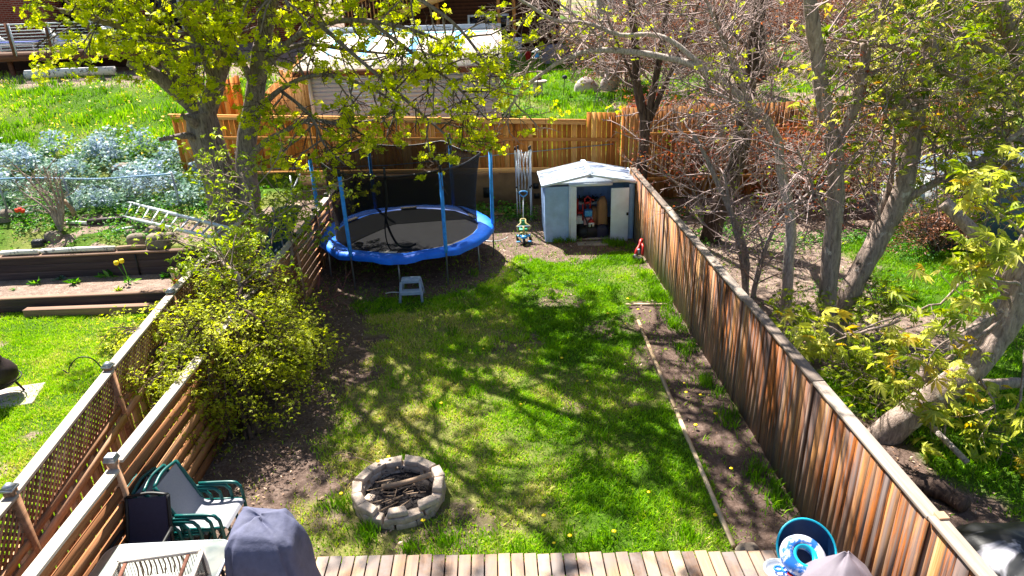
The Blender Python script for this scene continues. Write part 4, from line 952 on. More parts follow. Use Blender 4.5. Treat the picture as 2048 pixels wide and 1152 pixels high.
c0 = make_chair(chs[0], m_green, m_sling, 'stacked green patio chairs')
for k in range(5):
    o = c0 if k == 0 else copy_tree(c0)
    o['label'] = chs[k]; o.location = (-4.0+.125*k, 6.44+R.gauss(0, .012), -.0+.035*k); o.rotation_euler.z = -.06+R.gauss(0, .02)
o = make_chair('dark navy sling patio chair standing behind the glass table', m_black, m_navy); o.location = (-3.97, 5.76, .25); o.rotation_euler.z = -math.pi/2+.05; o.scale = (.95, .95, .84)

# table and crate on it
tx0, tx1, ty0, ty1, tz = -4.12, -2.86, 4.35, 5.56, .95
def rrect(x0, x1, y0, y1, r, n=6): return [(cx+r*math.cos(a0+k*math.pi/2/n), cy+r*math.sin(a0+k*math.pi/2/n)) for cx, cy, a0 in ((x1-r, y1-r, 0), (x0+r, y1-r, math.pi/2), (x0+r, y0+r, math.pi), (x1-r, y0+r, 1.5*math.pi)) for k in range(n+1)]
t = thing('patio_table', 'rectangular glass topped patio table with rounded corners on the deck', 'table', (-3.5, 5, .25))
MB().prism(rrect(tx0, tx1, ty0, ty1, .14), tz-.006, tz+.004, 'Z').build('glass_top', m_tglass, t)
MB().tube([(x, y, tz-.012) for x, y in rrect(tx0, tx1, ty0, ty1, .14)], .016, 8, closed=True).build('rim', m_alu, t, True)
for x in (tx0+.14, tx1-.14):
    for y in (ty0+.14, ty1-.14): MB().tube([(x, y, tz-.02), (x+.03*(1 if x > -3.5 else -1), y, .25)], .02, 8).build('leg', m_black, t)
t = thing('wire_crate', 'worn white wooden crate with wire sides standing on the glass table', 'crate', (-3.5, 4.75, tz))
A = G(235, 1124, 1.28); B_ = G(404, 1101, 1.28); dx = (B_-A)/np.linalg.norm(B_-A); dyv = np.array([dx[1], -dx[0], 0]); L = np.linalg.norm(B_-A)
corner = lambda u, v, z: A*[1, 1, 0]+dx*u*L+dyv*v*.45+np.array([0, 0, z])
zt1, zb1 = 1.28, tz+.01
for (u0, v0, u1, v1) in ((0, 0, 1, 0), (1, 0, 1, 1), (1, 1, 0, 1), (0, 1, 0, 0)):
    for z in (zt1, zb1+.02): MB().beam(corner(u0, v0, z), corner(u1, v1, z), .035, .03).build('frame_rail', m_offwhite, t)
    MB().beam(corner(u0, v0, zb1), corner(u0, v0, zt1), .035, .035).build('corner_post', m_offwhite, t)
mb = MB()
for k in range(1, 26): mb.tube([corner(k/26, 0, zb1), corner(k/26+R.gauss(0, .008), 0, zt1)], .003, 4); mb.tube([corner(0, k/26, zb1), corner(0, k/26, zt1)], .003, 4); mb.tube([corner(1, k/26, zb1), corner(1, k/26, zt1)], .003, 4)
for k in range(1, 12):
    z = zb1+(zt1-zb1)*k/12; mb.tube([corner(0, 0, z), corner(0, 1, z)], .003, 4); mb.tube([corner(1, 0, z), corner(1, 1, z)], .003, 4)
mb.build('wire_mesh', m_rust, t)
for k in range(11):
    u = .2+.055*k; MB().tube(catmull([corner(u, .02, zt1-.02), corner(u+.01, .03, zt1-.1), corner(u-.01+R.gauss(0, .01), .02, zt1-.2)], 3), .008, 5).build('cane', m_dry, t)
MB().beam(corner(.02, .5, zt1-.12), corner(.98, .5, zt1-.12), .03, .03).beam(corner(.1, .02, zt1-.01), corner(.12, .98, zt1-.01), .03, .02).beam(corner(.84, .02, zt1-.01), corner(.84, .98, zt1-.01), .03, .02).build('cross_bar', m_brownX, t)

# covered barbecue
def drape(name, ctr, prof, lb, cat, mat, seed, n=56, fold=.03, skew=(0, 0), sq=.55, tip=(0, 0)):
    rr = random.Random(seed); ph = [rr.uniform(0, 6.28) for _ in range(6)]; rings = []; zmax = max(p[2] for p in prof)
    zz = np.linspace(0, 1, 22); P0 = np.array(prof); tt = np.linspace(0, 1, len(prof))
    for f in zz:
        ax, ay, z = [np.interp(f, tt, P0[:, i]) for i in range(3)]; e = sq; ring = []
        for a in np.arange(n)*2*math.pi/n:
            ca, sa = math.cos(a), math.sin(a); w_ = fold*(1-f*.6)*(math.sin(5*a+ph[0]+2*f)+.7*math.sin(9*a+ph[1]-3*f)+.5*math.sin(14*a+ph[2]+f*4))
            w_ += fold*.7*math.sin(13*f+3*a+ph[3])
            x = ax*math.copysign(abs(ca)**e, ca)*(1+w_); y = ay*math.copysign(abs(sa)**e, sa)*(1+w_)
            ring.append((ctr[0]+x+skew[0]*f, ctr[1]+y+skew[1]*f, ctr[2]+z+fold*.35*math.sin(3*a+ph[4])*f*(1 if f < .95 else 1)+f*f*(tip[0]*x+tip[1]*y)/.3))
        rings.append(ring)
    return MB().loft(rings).build(name, mat, None, True, lb, cat)
drape('barbecue_cover', (-2.38, 5.2, .26), [(.43, .36, 0), (.40, .34, .3), (.37, .32, .6), (.335, .29, .84), (.29, .25, 1.02), (.23, .2, 1.11), (.14, .12, 1.15), (.03, .03, 1.16)], 'blue grey fabric cover draped over a barbecue on the deck', 'barbecue cover', m_cover, 4, fold=.065, skew=(-.08, .14), sq=.42, tip=(-.08, .06))
drape('furniture_cover', (3.06, 4.64, .26), [(.66, .5, 0), (.58, .46, .2), (.42, .36, .42), (.27, .22, .6), (.12, .1, .74), (.02, .02, .8)], 'grey cover tented over low furniture at the deck right corner', 'furniture cover', m_cover2, 9, fold=.06, skew=(.10, .2), sq=.7)
drape('black_tarp', (5.15, 5.0, .0), [(.75, .62, 0), (.73, .6, .35), (.66, .54, .65), (.5, .4, .82), (.2, .2, .9), (.02, .02, .9)], 'black tarp with pale grey marks draped over goods beyond the right fence', 'tarp', m_tarp, 12, fold=.035)

# tub of pool toys
t = thing('pool_tub', 'tall teal tub with dark lining holding pool toys at the deck corner', 'tub', (2.98, 5.22, .26))
def tubring(r, lo, hi, n=40): return [(2.98+r*math.cos(a), 5.22+r*.9*math.sin(a), lo+(hi-lo)*(.5+.5*math.sin(a+.25))) for a in np.arange(n)*2*math.pi/n]
MB().loft([tubring(.24, .26, .26), tubring(.255, .42, .55), tubring(.285, .58, .92)], cap=False).build('outer_wall', m_teal, t, True)
MB().loft([tubring(.275, .58, .92), tubring(.245, .42, .55), tubring(.22, .30, .30), tubring(.02, .30, .30)]).build('lining', m_tealin, t, True)
MB().tube(tubring(.283, .585, .925), .012, 8, closed=True).build('rim', m_turq, t, True)
rot = np.array(Matrix.Rotation(.5, 3, 'X') @ Matrix.Rotation(.15, 3, 'Y')); cen = np.array([2.87, 5.06, .82])
ringp = [cen+rot @ np.array([.165*math.cos(a), .15*math.sin(a), 0]) for a in np.arange(36)*2*math.pi/36]
t = thing('swim_ring', 'inflatable swim ring with blue and white pattern lying in the tub', 'swim ring', cen)
MB().tube(ringp, .07, 12, closed=True).build('outer_tube', m_ring, t, True); MB().tube([cen+rot @ np.array([.11*math.cos(a), .11*math.sin(a), .03]) for a in np.arange(36)*2*math.pi/36], .03, 8, closed=True).build('inner_band', m_turq, t, True)
MB().lathe((2.62, 5.0, .66), [(.001, 0), (.09, .01), (.14, .07), (.15, .075), (.10, .03), (.001, .025)], 24).build('plastic_bowl', m_white, None, True, 'white plastic bowl beside the swim ring holding goggles', 'bowl')
t = thing('goggles', 'blue and red swim goggles lying in the white bowl', 'goggles', (2.67, 5.0, .62)); MB().tube([(2.62+.04*math.cos(a), 5.02+.03*math.sin(a), .725) for a in np.arange(14)*2*math.pi/14], .012, 6, closed=True).tube([(2.69+.04*math.cos(a), 5.0+.03*math.sin(a), .725) for a in np.arange(14)*2*math.pi/14], .012, 6, closed=True).build('lens_frame', m_blue, t); MB().beam((2.68, 4.95, .745), (2.76, 4.88, .73), .04, .012).build('strap', m_red, t)
MB().lathe((2.60, 4.92, .262), [(.001, .3), (.10, .29), (.15, .2), (.17, 0)], 24).build('turquoise_bucket', m_turq, None, True, 'turquoise upturned bucket at the left of the pool tub', 'bucket')
crumpled('edge_stone', (2.72, 5.95, .0), (.26, .18, .11), m_stone2, 'small pale stone at the deck edge by the timber edging', 'stone', 31)

# ------------------------------------------------------------------ left neighbour: terraces, ladder, pots
t = thing('timber_wall', 'low dark timber retaining wall at the top of the left lawn', 'retaining wall', (-9, 13.95, 0))
for z in (.09, .25): MB().box((-10.6+.1*z, 13.93+.02*R.random(), z), (10.3, .12, .155)).build('beam', m_timber, t, bevel=.008)
MB().box((-10.6, 13.95, .335), (10.3, .15, .02)).build('top_board', m_timbertop, t)
MB().box((-8.75, 13.66, .09), (3.0, .17, .17), -.02).build('timber_step', m_timbertop, None, label='single long timber lying on the grass in front of the low wall', cat='timber', bevel=.008)
MB().box((-11.1, 13.5, .08), (.5, .3, .12), .2).build('pale_board', m_lumber, None, label='pale board end on the lawn at the left edge of the picture', cat='board')
t = thing('timber_wall', 'higher dark timber retaining wall behind the bare soil bed', 'retaining wall', (-9, 15.2, .3))
for z in (.39, .57, .75): MB().box((-10.6+.2*R.random(), 15.18+.02*R.random(), z), (10.4, .14, .176)).build('beam', m_timber, t, bevel=.008)
MB().box((-10.6, 15.2, .855), (10.4, .22, .03)).build('top_board', m_timbertop, t)
for xx in (-12.2, -8.4): MB().box((xx, 15.1, .57), (.03, .02, .54)).build('joint', m_black, t)

t = thing('chiminea', 'dark rusty chiminea with a tapering chimney on the left lawn', 'chiminea', (-8.52, 10.25, 0)); cb = (-8.52, 10.25, 0)
MB().lathe(cb, [(.10, .22), (.22, .26), (.31, .38), (.32, .50), (.26, .62), (.17, .72), (.13, .9), (.105, 1.1), (.125, 1.14), (.125, 1.17), (.09, 1.17), (.08, 1.0)], 28).build('body', m_rust, t, True)
for a in (.6, 2.7, 4.8): MB().beam((cb[0]+.2*math.cos(a), cb[1]+.2*math.sin(a), .3), (cb[0]+.3*math.cos(a), cb[1]+.3*math.sin(a), .04), .035, .03).build('leg', m_rust, t)
MB().tube([(cb[0]+.34*math.cos(a), cb[1]+.34*math.sin(a), .36) for a in np.arange(24)*2*math.pi/24], .012, 6, closed=True).build('hoop_band', m_black, t)
MB().box((-8.45, 10.2, .02), (1.0, .72, .06), .25).build('stone_slab', m_stone, None, label='pale stone slab under the chiminea on the left lawn', cat='slab', bevel=.02)

# ladder
t = thing('aluminium_ladder', 'aluminium ladder leaning across the terrace onto the lattice fence', 'ladder', P(250, 420, 17.3))
A0, A1, B0, B1 = P(256, 405, 17.5), P(484, 463, 13.7), P(243, 433, 16.9), P(459, 483, 13.3)
MB().beam(A0, A1, .035, .08).build('side_rail', m_alu, t); MB().beam(B0, B1, .035, .08).build('side_rail', m_alu, t)
for k in range(11):
    f = .04+k*.092; MB().tube([A0+(A1-A0)*f, B0+(B1-B0)*f], .022, 8).build('rung', m_alu, t)
for k, (a, b, lb) in enumerate(((P(300, 408, 18.0), P(425, 412, 17.5), 'stack of pale new lumber under the ladder, upper board'), (P(270, 421, 17.6), P(418, 428, 17.2), 'pale new lumber board just below the upper board by the ladder'), (P(315, 442, 16.9), P(405, 447, 16.4), 'grey board under the middle of the ladder'), (P(480, 412, 17.6), P(600, 414, 17.6), 'pale board on the terrace right of the maple trunk'))):
    MB().beam(a, b, .3 if k < 2 or k == 3 else .2, .09).build('lumber_board', m_lumber if k != 2 else m_edging, None, label=lb, cat='board', bevel=.005)
# chain link fence
t = thing('chain_link_fence', 'sagging chain link fence with blue topped rail on the left slope', 'fence', (-10, 17.1, 1.2))
top = [P(-40, 360, 17.2), P(60, 356, 17.2), P(190, 358, 17.2), P(270, 353, 17.15), P(343, 348, 17.1)]; tp_ = catmull(top, 6)
MB().tube(tp_, .022, 8).build('top_rail', plain('pale_blue_rail', c(120, 160, 200), .4, .15), t)
for q in (tp_[2], tp_[9], tp_[-1]): MB().tube([q+(0, 0, .04), q+(.04, 0, -1.0)], .03, 8).build('post', m_steel, t)
mb = MB(); n_ = 64
for k in range(n_):
    for s in (1, -1):
        i0 = k/n_; q0 = tp_[0]+(tp_[-1]-tp_[0])*i0; q1 = q0+np.array([s*.9, 0, -.92]); mb.beam(q0+(0, .01*s, -.02), q1+(0, .01*s, 0), .004, .004)
mb.build('wire_mesh', plain('dull_wire', c(96, 108, 112), .6, .2), t)
# stones, logs, stump on the upper bed
for k, (px, py, sz, lb) in enumerate(((285, 452, .30, 'grey stone under the ladder at the back of the stone heap'), (312, 470, .36, 'large grey brown stone in the middle of the stone heap'), (275, 485, .34, 'rounded stone at the left front of the stone heap'), (318, 490, .42, 'broad flat stone at the front of the stone heap'), (340, 478, .26, 'small stone at the right of the stone heap'), (262, 470, .22, 'small grey stone at the far left of the stone heap'), (78, 490, .24, 'dark cube shaped stone on the timber wall by the bare shrub'), (8, 440, .4, 'grey stone at the left edge behind the terrace'), (108, 478, .3, 'pale flat stone at the foot of the bare shrub'), (250, 350, .5, 'brown stone half buried in the silver ground cover'))):
    p = TG(px, py); crumpled('garden_stone', p-(0, 0, .04), (sz*1.25, sz*.9, sz*.75), m_stone2 if k != 6 else m_black, lb, 'stone', 40+k, 11)
for k, (a, b, r, m, lb) in enumerate((((0, 497), (75, 496), .06, m_birch, 'pale peeled log on the timber wall, leftmost of the row'), ((80, 495), (228, 494), .06, m_birch, 'long pale peeled log in the middle of the row on the timber wall'), ((232, 494), (288, 492), .045, m_dry, 'short thin log at the right of the row on the timber wall'), ((178, 450), (252, 444), .07, m_rust, 'dark charred log on the upper terrace'), ((135, 449), (176, 450), .04, m_white, 'pale thin log piece beside the charred log'), ((225, 466), (268, 457), .03, m_alu, 'thin grey pole lying near the ladder foot'))):
    p, q = TG(*a), TG(*b)
    if k < 3: p[1] = q[1] = 15.26+.02*k; p[2] = q[2] = .93; d = ray(*a); p[0] = d[0]*15.26/d[1]; d = ray(*b); q[0] = d[0]*15.26/d[1]
    else: p[2] += r; q[2] += r
    MB().tube([p, (p+q)/2+(0, 0, .012), q], r, 10).build('garden_log', m, None, True, lb, 'log')
p = TG(150, 440); MB().tube(catmull([p+(.05, 0, -.05), p+(0, 0, .25), p+(-.16, .05, .5)], 4), [.07, .065, .06, .06, .055, .05, .05, .05, .048], 9).build('cut_stump', m_dry, None, True, 'thin cut stump sticking up by the charred log', 'stump')
a, b = P(52, 146, 28.5), P(229, 139, 28.5); a[2] = float(terrain(a[0], 28.5)); b[2] = float(terrain(b[0], 28.5)); MB().tube([a+(0, 0, .16), (a+b)/2+(0, 0, .2), b+(0, 0, .2)], [.19, .17, .17], 14).build('birch_log', m_birch, None, True, 'long white birch log lying below the left deck', 'log')
# stakes and posts at the right end of the soil bed
for px, lb in ((351, 'pale round post in the soil bed, left of the pair'), (362, 'pale round post in the soil bed, right of the pair')):
    p = G(px, 572, .3); MB().tube([p, p+(0, 0, .42)], .035, 9).build('short_post', m_lumber, None, label=lb, cat='post')
for px, lb in ((356, 'orange marker stake by the lattice fence, left of the two'), (364, 'orange marker stake by the lattice fence, right of the two')):
    p = G(px, 592, .3); mb = MB().box(p+(0, 0, .18), (.05, .03, .36)).box(p+(0, 0, .37), (.08, .03, .05)); mb.build('marker_stake', m_orange, None, label=lb, cat='stake')
# tulips and bed plants
def tulip(base, heads, fm, lb, seed, grp):
    rr = random.Random(seed); t = thing('tulip_plant', lb, 'tulip', base, grp); sets = []
    pos = [base+np.array([rr.gauss(0, .04), rr.gauss(0, .04), .02]) for _ in range(10)]
    sets.append(scatter('narrow', pos, .24, .9, seed=seed, dirs=[(rr.gauss(0, .5), rr.gauss(0, .5), 1.2) for _ in range(10)], org=base)); leaf_obj('leaf', sets, m_gleaf, t)
    for hx, hz in heads:
        tp = base+np.array([hx, 0, hz]); MB().tube([base, (base+tp)/2+(0, .02, 0), tp], .008, 5).build('stem', m_gleaf, t)
        MB().lathe(tp-(0, 0, .02), [(.005, 0), (.045, .02), (.055, .055), (.04, .10), (.02, .10)], 10).build('flower', fm, t, True)
if True:
    p = np.array(G(258, 566, .3)); tulip(p, [(-.16, .46), (-.03, .50)], m_yellowfl, 'two yellow tulips in front of the higher timber wall', 3, None)
    p = TG(52, 450); tulip(p, [(-.1, .34), (.03, .32), (-.03, .36)], m_redfl, 'clump of red tulips at the left end of the upper terrace', 4, None)
    p = TG(112, 452); tulip(p, [(0.02, .1)], m_yellowfl, 'single low yellow tulip at the foot of the bare shrub', 5, None)
def rosette(base, n, size, mat, lb, seed, kind='narrow', cat='plant', up=.7, grp=None):
    rr = random.Random(seed); dirs = [(rr.gauss(0, 1), rr.gauss(0, 1), abs(rr.gauss(up, .4))) for _ in range(n)]
    leaf_obj('leafy_plant', [scatter(kind, [(rr.gauss(0, size*.25), rr.gauss(0, size*.25), .02) for _ in range(n)], size, .9, seed=seed, dirs=dirs)], mat, org=base, label=lb, cat=cat, group=grp)
for k, (px, py, n_, sz, m, lb) in enumerate(((215, 556, 16, .26, m_gleaf, 'upright green tulip leaves in the soil bed left of the yellow tulips'), (72, 568, 40, .14, m_gleaf, 'low green plant at the left of the soil bed'), (150, 566, 30, .2, m_gleaf, 'spiky green plant in the middle of the soil bed'), (238, 582, 60, .09, m_sap, 'low yellow green plant near the front edge of the soil bed'), (120, 560, 20, .15, m_lamium, 'silvery small plant between two green ones in the soil bed'), (178, 540, 26, .2, m_lamium, 'grey green broad leaved plant against the higher timber wall'), (335, 555, 26, .16, m_gleaf, 'small dark green plant by the pair of pale posts'), (262, 540, 20, .14, m_gleaf, 'low green leaves right beside the yellow tulips'), (30, 580, 16, .08, m_gleaf, 'tiny green sprout at the left end of the soil bed'))):
    rosette(np.array(G(px, py, .3)), n_, sz, m, lb, 60+k)
# folded frame between the two left fences
t = thing('folded_trampoline_frame', 'old metal poles and dark blue net leaning between the two left fences', 'frame', (-4.9, 14.6, 0))
for a, b in ((P(600, 348, 16.4), P(512, 545, 13.6)), (P(545, 415, 15.4), P(570, 505, 14.4)), (P(580, 352, 16.2), P(588, 420, 15.6)), (P(548, 432, 15.2), P(602, 415, 15.9))): MB().tube([a, b], .022, 8).build('pole', m_steel, t)
V = [P(548, 420, 15.2), P(600, 412, 15.6), P(572, 505, 14.6), P(515, 540, 13.8)]; g_ = [[V[0]*(1-u)*(1-v)+V[1]*u*(1-v)+V[2]*u*v+V[3]*(1-u)*v+np.array([0, .05*math.sin(9*u+5*v), .06*math.sin(6*v+3*u)]) for u in np.linspace(0, 1, 9)] for v in np.linspace(0, 1, 9)]
MB().add(np.array(g_).reshape(-1, 3), [(i*9+j, i*9+j+1, i*9+j+10, i*9+j+9) for i in range(8) for j in range(8)]).build('blue_net', plain('dark_teal_net', c(28, 66, 92), .7, .3, 4), t, True)

# ------------------------------------------------------------------ behind the back fence
# garage
gx0, gx1 = -5.35, .22; t = thing('garage', 'grey sided garage with pale unfinished roof and blue membrane strips behind the fence', 'garage', (-2.6, 23, 1.7))
mb = MB(); z = 1.6
while z < 4.15: mb.beam((gx0, 21.1, z), (gx1, 21.1, z), .03, .128, up=(0, -.18, 1), r=.5); z += .12
mb.build('front_wall', m_siding, t)
MB().box(((gx0+gx1)/2, 23.1, 2.85), (gx1-gx0-.02, 3.9, 2.6)).build('wall', m_siding, t)
for x in (gx0, gx1): MB().box((x, 21.09, 2.85), (.1, .1, 2.6)).build('corner_trim', m_greywall, t)
ez, rz, e0, e1 = 4.24, 5.06, 20.85, 25.0
MB().add([(gx0-.4, e0, ez), (gx1+.17, e0, ez-.05), (gx1+.2, e1, rz-.05), (gx0-.3, e1, rz), (gx0-.4, e0, ez-.04), (gx1+.17, e0, ez-.09), (gx1+.2, e1, rz-.09), (gx0-.3, e1, rz-.04)], [(0, 1, 2, 3), (7, 6, 5, 4), (0, 4, 5, 1), (1, 5, 6, 2), (2, 6, 7, 3), (3, 7, 4, 0)]).build('roof', m_osb, t)
MB().beam((gx0-.4, e0-.02, ez-.1), (gx1+.17, e0-.02, ez-.15), .03, .17).build('fascia', m_brownX, t)
MB().beam((gx0-.3, e1+.03, rz+.06), (gx1+.2, e1+.03, rz+.0), .06, .24).build('ridge_board', m_greywall, t)
rp = lambda u, v, l=.012: np.array([gx0-.4+(gx1+.57-gx0)*u, e0+(e1-e0)*v, ez+(rz-ez)*v-.05*u+l])
for u0, u1, v0, v1 in ((.05, .93, .91, .95), (.11, .14, .35, .75), (.28, .325, .3, .9), (.525, .565, .25, .8), (.755, .79, .25, .9)):
    mb = MB(); k = 8; V = []
    for i in range(k+1):
        v = v0+(v1-v0)*i/k; j = R.gauss(0, .006); V += [rp(u0+j, v), rp(u1+j, v)]
    mb.add(V, [(2*i, 2*i+1, 2*i+3, 2*i+2) for i in range(k)]).build('membrane_strip', m_bluetape, t)
# dark house behind
hl, hr = P(690, 60, 36.5)[0], P(1120, 60, 36.5)[0]; t = thing('dark_house', 'dark brown house with timber stairs in shade at the top behind the garage', 'house', ((hl+hr)/2, 39, 3.3))
MB().box(((hl+hr)/2, 40.5, 6.3), (hr-hl, 8, 6.4)).build('wall', m_logsiding, t)
MB().prism([(hl-.4, 9.4), (hr+.4, 9.4), ((hl+hr)/2, 12)], 36.0, 45, 'Y').build('roof', m_darkbrick, t)
w0, w1 = P(935, 30, 36.45), P(1018, 62, 36.45)
fr = MB().box(((w0[0]+w1[0])/2, 36.46, (w0[2]+w1[2])/2), (w1[0]-w0[0], .08, w0[2]-w1[2])).build('window_frame', m_white, t); MB().box(((w0[0]+w1[0])/2, 36.42, (w0[2]+w1[2])/2), (w1[0]-w0[0]-.2, .06, w0[2]-w1[2]-.2)).build('pane', m_glassdark, fr)
for px in (1000, 1030, 880): b = P(px, 100, 35.6); MB().box((b[0], 35.6, 5.2), (.16, .16, 4.2)).build('deck_post', m_cedar_newY, t)
a, b = P(690, 66, 35.2), P(980, -40, 35.2)
for off in (0, .9): MB().beam(a+(0, off, 0), b+(0, off, 0), .06, .28).build('stringer', m_cedar_newX, t)
for k in range(14): q = a+(b-a)*(k+.5)/14; MB().box(q+(0, .45, .1), (.3, .9, .04)).build('stair_tread', m_cedar_newX, t)
mb = MB()
for k in range(40): q = a+(b-a)*(k+.5)/40; mb.box(q+(0, -.04, .6), (.04, .04, .95))
mb.build('balusters', m_cedar_newX, t); MB().beam(a+(0, -.04, 1.1), b+(0, -.04, 1.1), .06, .08).build('handrail', m_cedar_newX, t)
for (px, py, hh, wd, nm, m, lb) in ((1022, 95, .9, .32, 'leaning_board', m_white, 'white board leaning by the dark house, left of the two'), (1037, 95, 1.0, .34, 'leaning_board', m_white, 'white board leaning by the dark house, right of the two')):
    p = TG(px, py); p[1] = 35.0; MB().box((P(px, py, 35.0)[0], 35.0, float(terrain(0, 35))+hh/2), (wd, .04, hh), .1).build(nm, m, None, label=lb, cat='board')
p = P(1056, 96, 34.6); MB().lathe((p[0], 34.6, float(terrain(p[0], 34.6))), [(.12, 0), (.17, .38), (.18, .4), (.15, .38), (.1, .03)], 14).build('red_bucket', m_red, None, True, 'red bucket on the grass in front of the dark house', 'bucket')
for px, py, sz, m, lb in ((1110, 85, (1.3, .9, .8), m_cover2, 'grey covered garden furniture in the shade by the dark house, left of the two'), (1150, 92, (1.4, .9, .6), m_navy, 'dark covered heap beside the grey covered furniture')):
    p = P(px, py, 33.5); crumpled('covered_furniture', (p[0], 33.5, float(terrain(p[0], 33.5))), sz, m, lb, 'covered furniture', 70+px)
# neighbouring house at the top
a, b = P(1395, 40, 42)[0], P(1590, 40, 42)[0]; t = thing('blue_grey_house', 'blue grey house with white framed windows glimpsed at the top behind the shrubs', 'house', ((a+b)/2, 45, 3.6))
MB().box(((a+b)/2, 45, 7), (b-a+9, 6, 7)).build('wall', plain('blue_grey_wall', c(112, 126, 150), .7, .15), t); MB().prism([(a-5, 10.4), (b+5, 10.4), ((a+b)/2, 13.5)], 41.5, 48.5).build('roof', m_darkbrick, t)
for px in (1400, 1450, 1500, 1545, 1600): q = P(px, 22, 41.95); f = MB().box((q[0], 41.95, 5.4), (1.1, .08, 1.4)).build('window', m_white, t); MB().box((q[0], 41.9, 5.4), (.9, .06, 1.2)).build('pane', m_glassdark, f)
a = P(1640, 30, 41)[0]; MB().box((a+6, 42.5, 6), (11, 3, 6)).build('dark_backdrop', m_darkbrick, None, label='dark brown wall added at the top right to darken the background behind the hedge', cat='backdrop')  # dark box added to darken the pale background
# bird feeder, bird bath, lamp, boulders
p = TG(1076, 205); t = thing('bird_feeder', 'bird feeder with white roof on a thin black pole in the back garden', 'bird feeder', p)
hz = 1.55; MB().tube([p, p+(0, 0, hz)], .016, 6).build('pole', m_black, t); MB().box(p+(0, 0, hz+.02), (.36, .3, .03)).build('tray', m_white, t); MB().box(p+(0, 0, hz+.13), (.18, .16, .18)).build('seed_box', m_bluep, t); MB().prism([(p[0]-.2, p[2]+hz+.22), (p[0]+.2, p[2]+hz+.22), (p[0], p[2]+hz+.33)], p[1]-.15, p[1]+.15).build('roof', m_white, t)
p = TG(1076, 190); t = thing('stone_birdbath', 'stone pedestal with square top below the bird feeder', 'birdbath', p)
MB().box(p+(0, 0, .2), (.36, .36, .44)).build('pedestal', m_stone, t, bevel=.03); MB().lathe(p, [(.05, .42), (.32, .44), (.38, .52), (.34, .54), (.2, .48), (.01, .47)], 16).build('bowl', m_stone, t, True); MB().box(p+(0, .05, .6), (.3, .22, .1)).build('cap_stone', m_brownX, t)
p = TG(1127, 190); t = thing('garden_lamp', 'small dark garden lamp on a thin stem right of the birdbath', 'garden lamp', p); MB().tube([p, p+(.05, 0, .62)], .014, 6).build('stem', m_black, t); MB().lathe(p+(.05, 0, .58), [(.02, 0), (.1, .03), (.09, .12), (.01, .16)], 12).build('head', m_navy, t, True)
for px, py, sz, lb, tl in ((1172, 182, (.95, .7, .62), 'rounded pale boulder in the back garden', 0), (1216, 180, (.75, .5, .95), 'tall pointed pale boulder right of the rounded one', 1)):
    p = TG(px, py); rr = random.Random(px); bm = MB(); rings = []
    for f in np.linspace(0, 1, 7):
        s = math.cos(f*1.45)*(1+.1*math.sin(5*f)); rings.append([(p[0]+sz[0]/2*s*math.cos(a)*(1+rr.gauss(0, .05))+tl*.3*f, p[1]+sz[1]/2*s*math.sin(a)*(1+rr.gauss(0, .05)), p[2]-.08+sz[2]*math.sin(f*1.5)) for a in np.arange(12)*2*math.pi/12])
    bm.loft(rings).build('boulder', m_stone, None, True, lb, 'boulder')
# left deck and brick house
Yd = 29.0; zd = 4.62; t = thing('raised_deck', 'raised brown deck with grey horizontal railing at the upper left', 'deck', (-16, Yd, 3.3))
x0d, x1d = -26.0, P(312, 105, Yd)[0]
mb = MB(); x = x0d
MB().box(((x0d+x1d)/2, Yd+2.5, zd-.03), (x1d-x0d, 5.0, .05)).build('floor', m_timbertop, t); MB().box(((x0d+x1d)/2, Yd-.02, zd-.17), (x1d-x0d, .05, .28)).build('fascia', m_brownX, t)
for px in (-30, 28, 106, 190, 275): b = P(px, 100, Yd); q = MB().box((b[0], Yd-.02, zd+.48), (.11, .11, 1.25)).build('railing_post', m_brownX, t); MB().box((b[0]+.075, Yd-.02, zd+.48), (.03, .09, 1.2)).build('post_side', m_greywall, q)
for k in range(9): MB().tube([(x0d, Yd-.03, zd+.12+.115*k), (x1d, Yd-.03, zd+.12+.115*k)], .018 if k < 8 else .03, 6).build('railing_bar', m_greywall, t)
for px in (20, 150, 270): b = P(px, 125, Yd+.5); MB().box((b[0], Yd+.5, 3.7), (.15, .15, 1.7)).build('support', m_lumber if px > 200 else m_brownX, t)
MB().box(((x0d+x1d)/2, Yd+1.6, 3.6), (x1d-x0d, .05, 2.0)).build('underdeck_shade', m_darkbrick, t)  # dark sheet added for the shade in the gap under the deck
t = thing('brick_house', 'red brick house with dark windows behind the raised deck', 'house', (-19, 36, 4)); MB().box((-18.5, 39, 7.5), (18, 6, 7)).build('wall', m_brick, t)
for k, px in enumerate((150, 215, 330)): b = P(px, 20, 35.97); f = MB().box((b[0], 35.97, 5.9), (1.5, .08, 1.9)).build('window', m_white, t); MB().box((b[0], 35.92, 5.9), (1.3, .05, 1.7)).build('pane', m_glassdark, f)
b = P(72, 20, 35); MB().box((b[0], 35.2, 6.5), (1.5, 1.4, 5)).build('chimney', m_brick, t); MB().prism([(-28, 11), (-9, 11), (-18.5, 14)], 35.4, 43).build('roof', m_darkbrick, t)
ls = [('navy lounger on the raised deck nearest the brick chimney', -.2), ('navy lounger on the raised deck beyond the second railing post', 2.2), ('navy lounger at the right end of the raised deck', 4.6)]
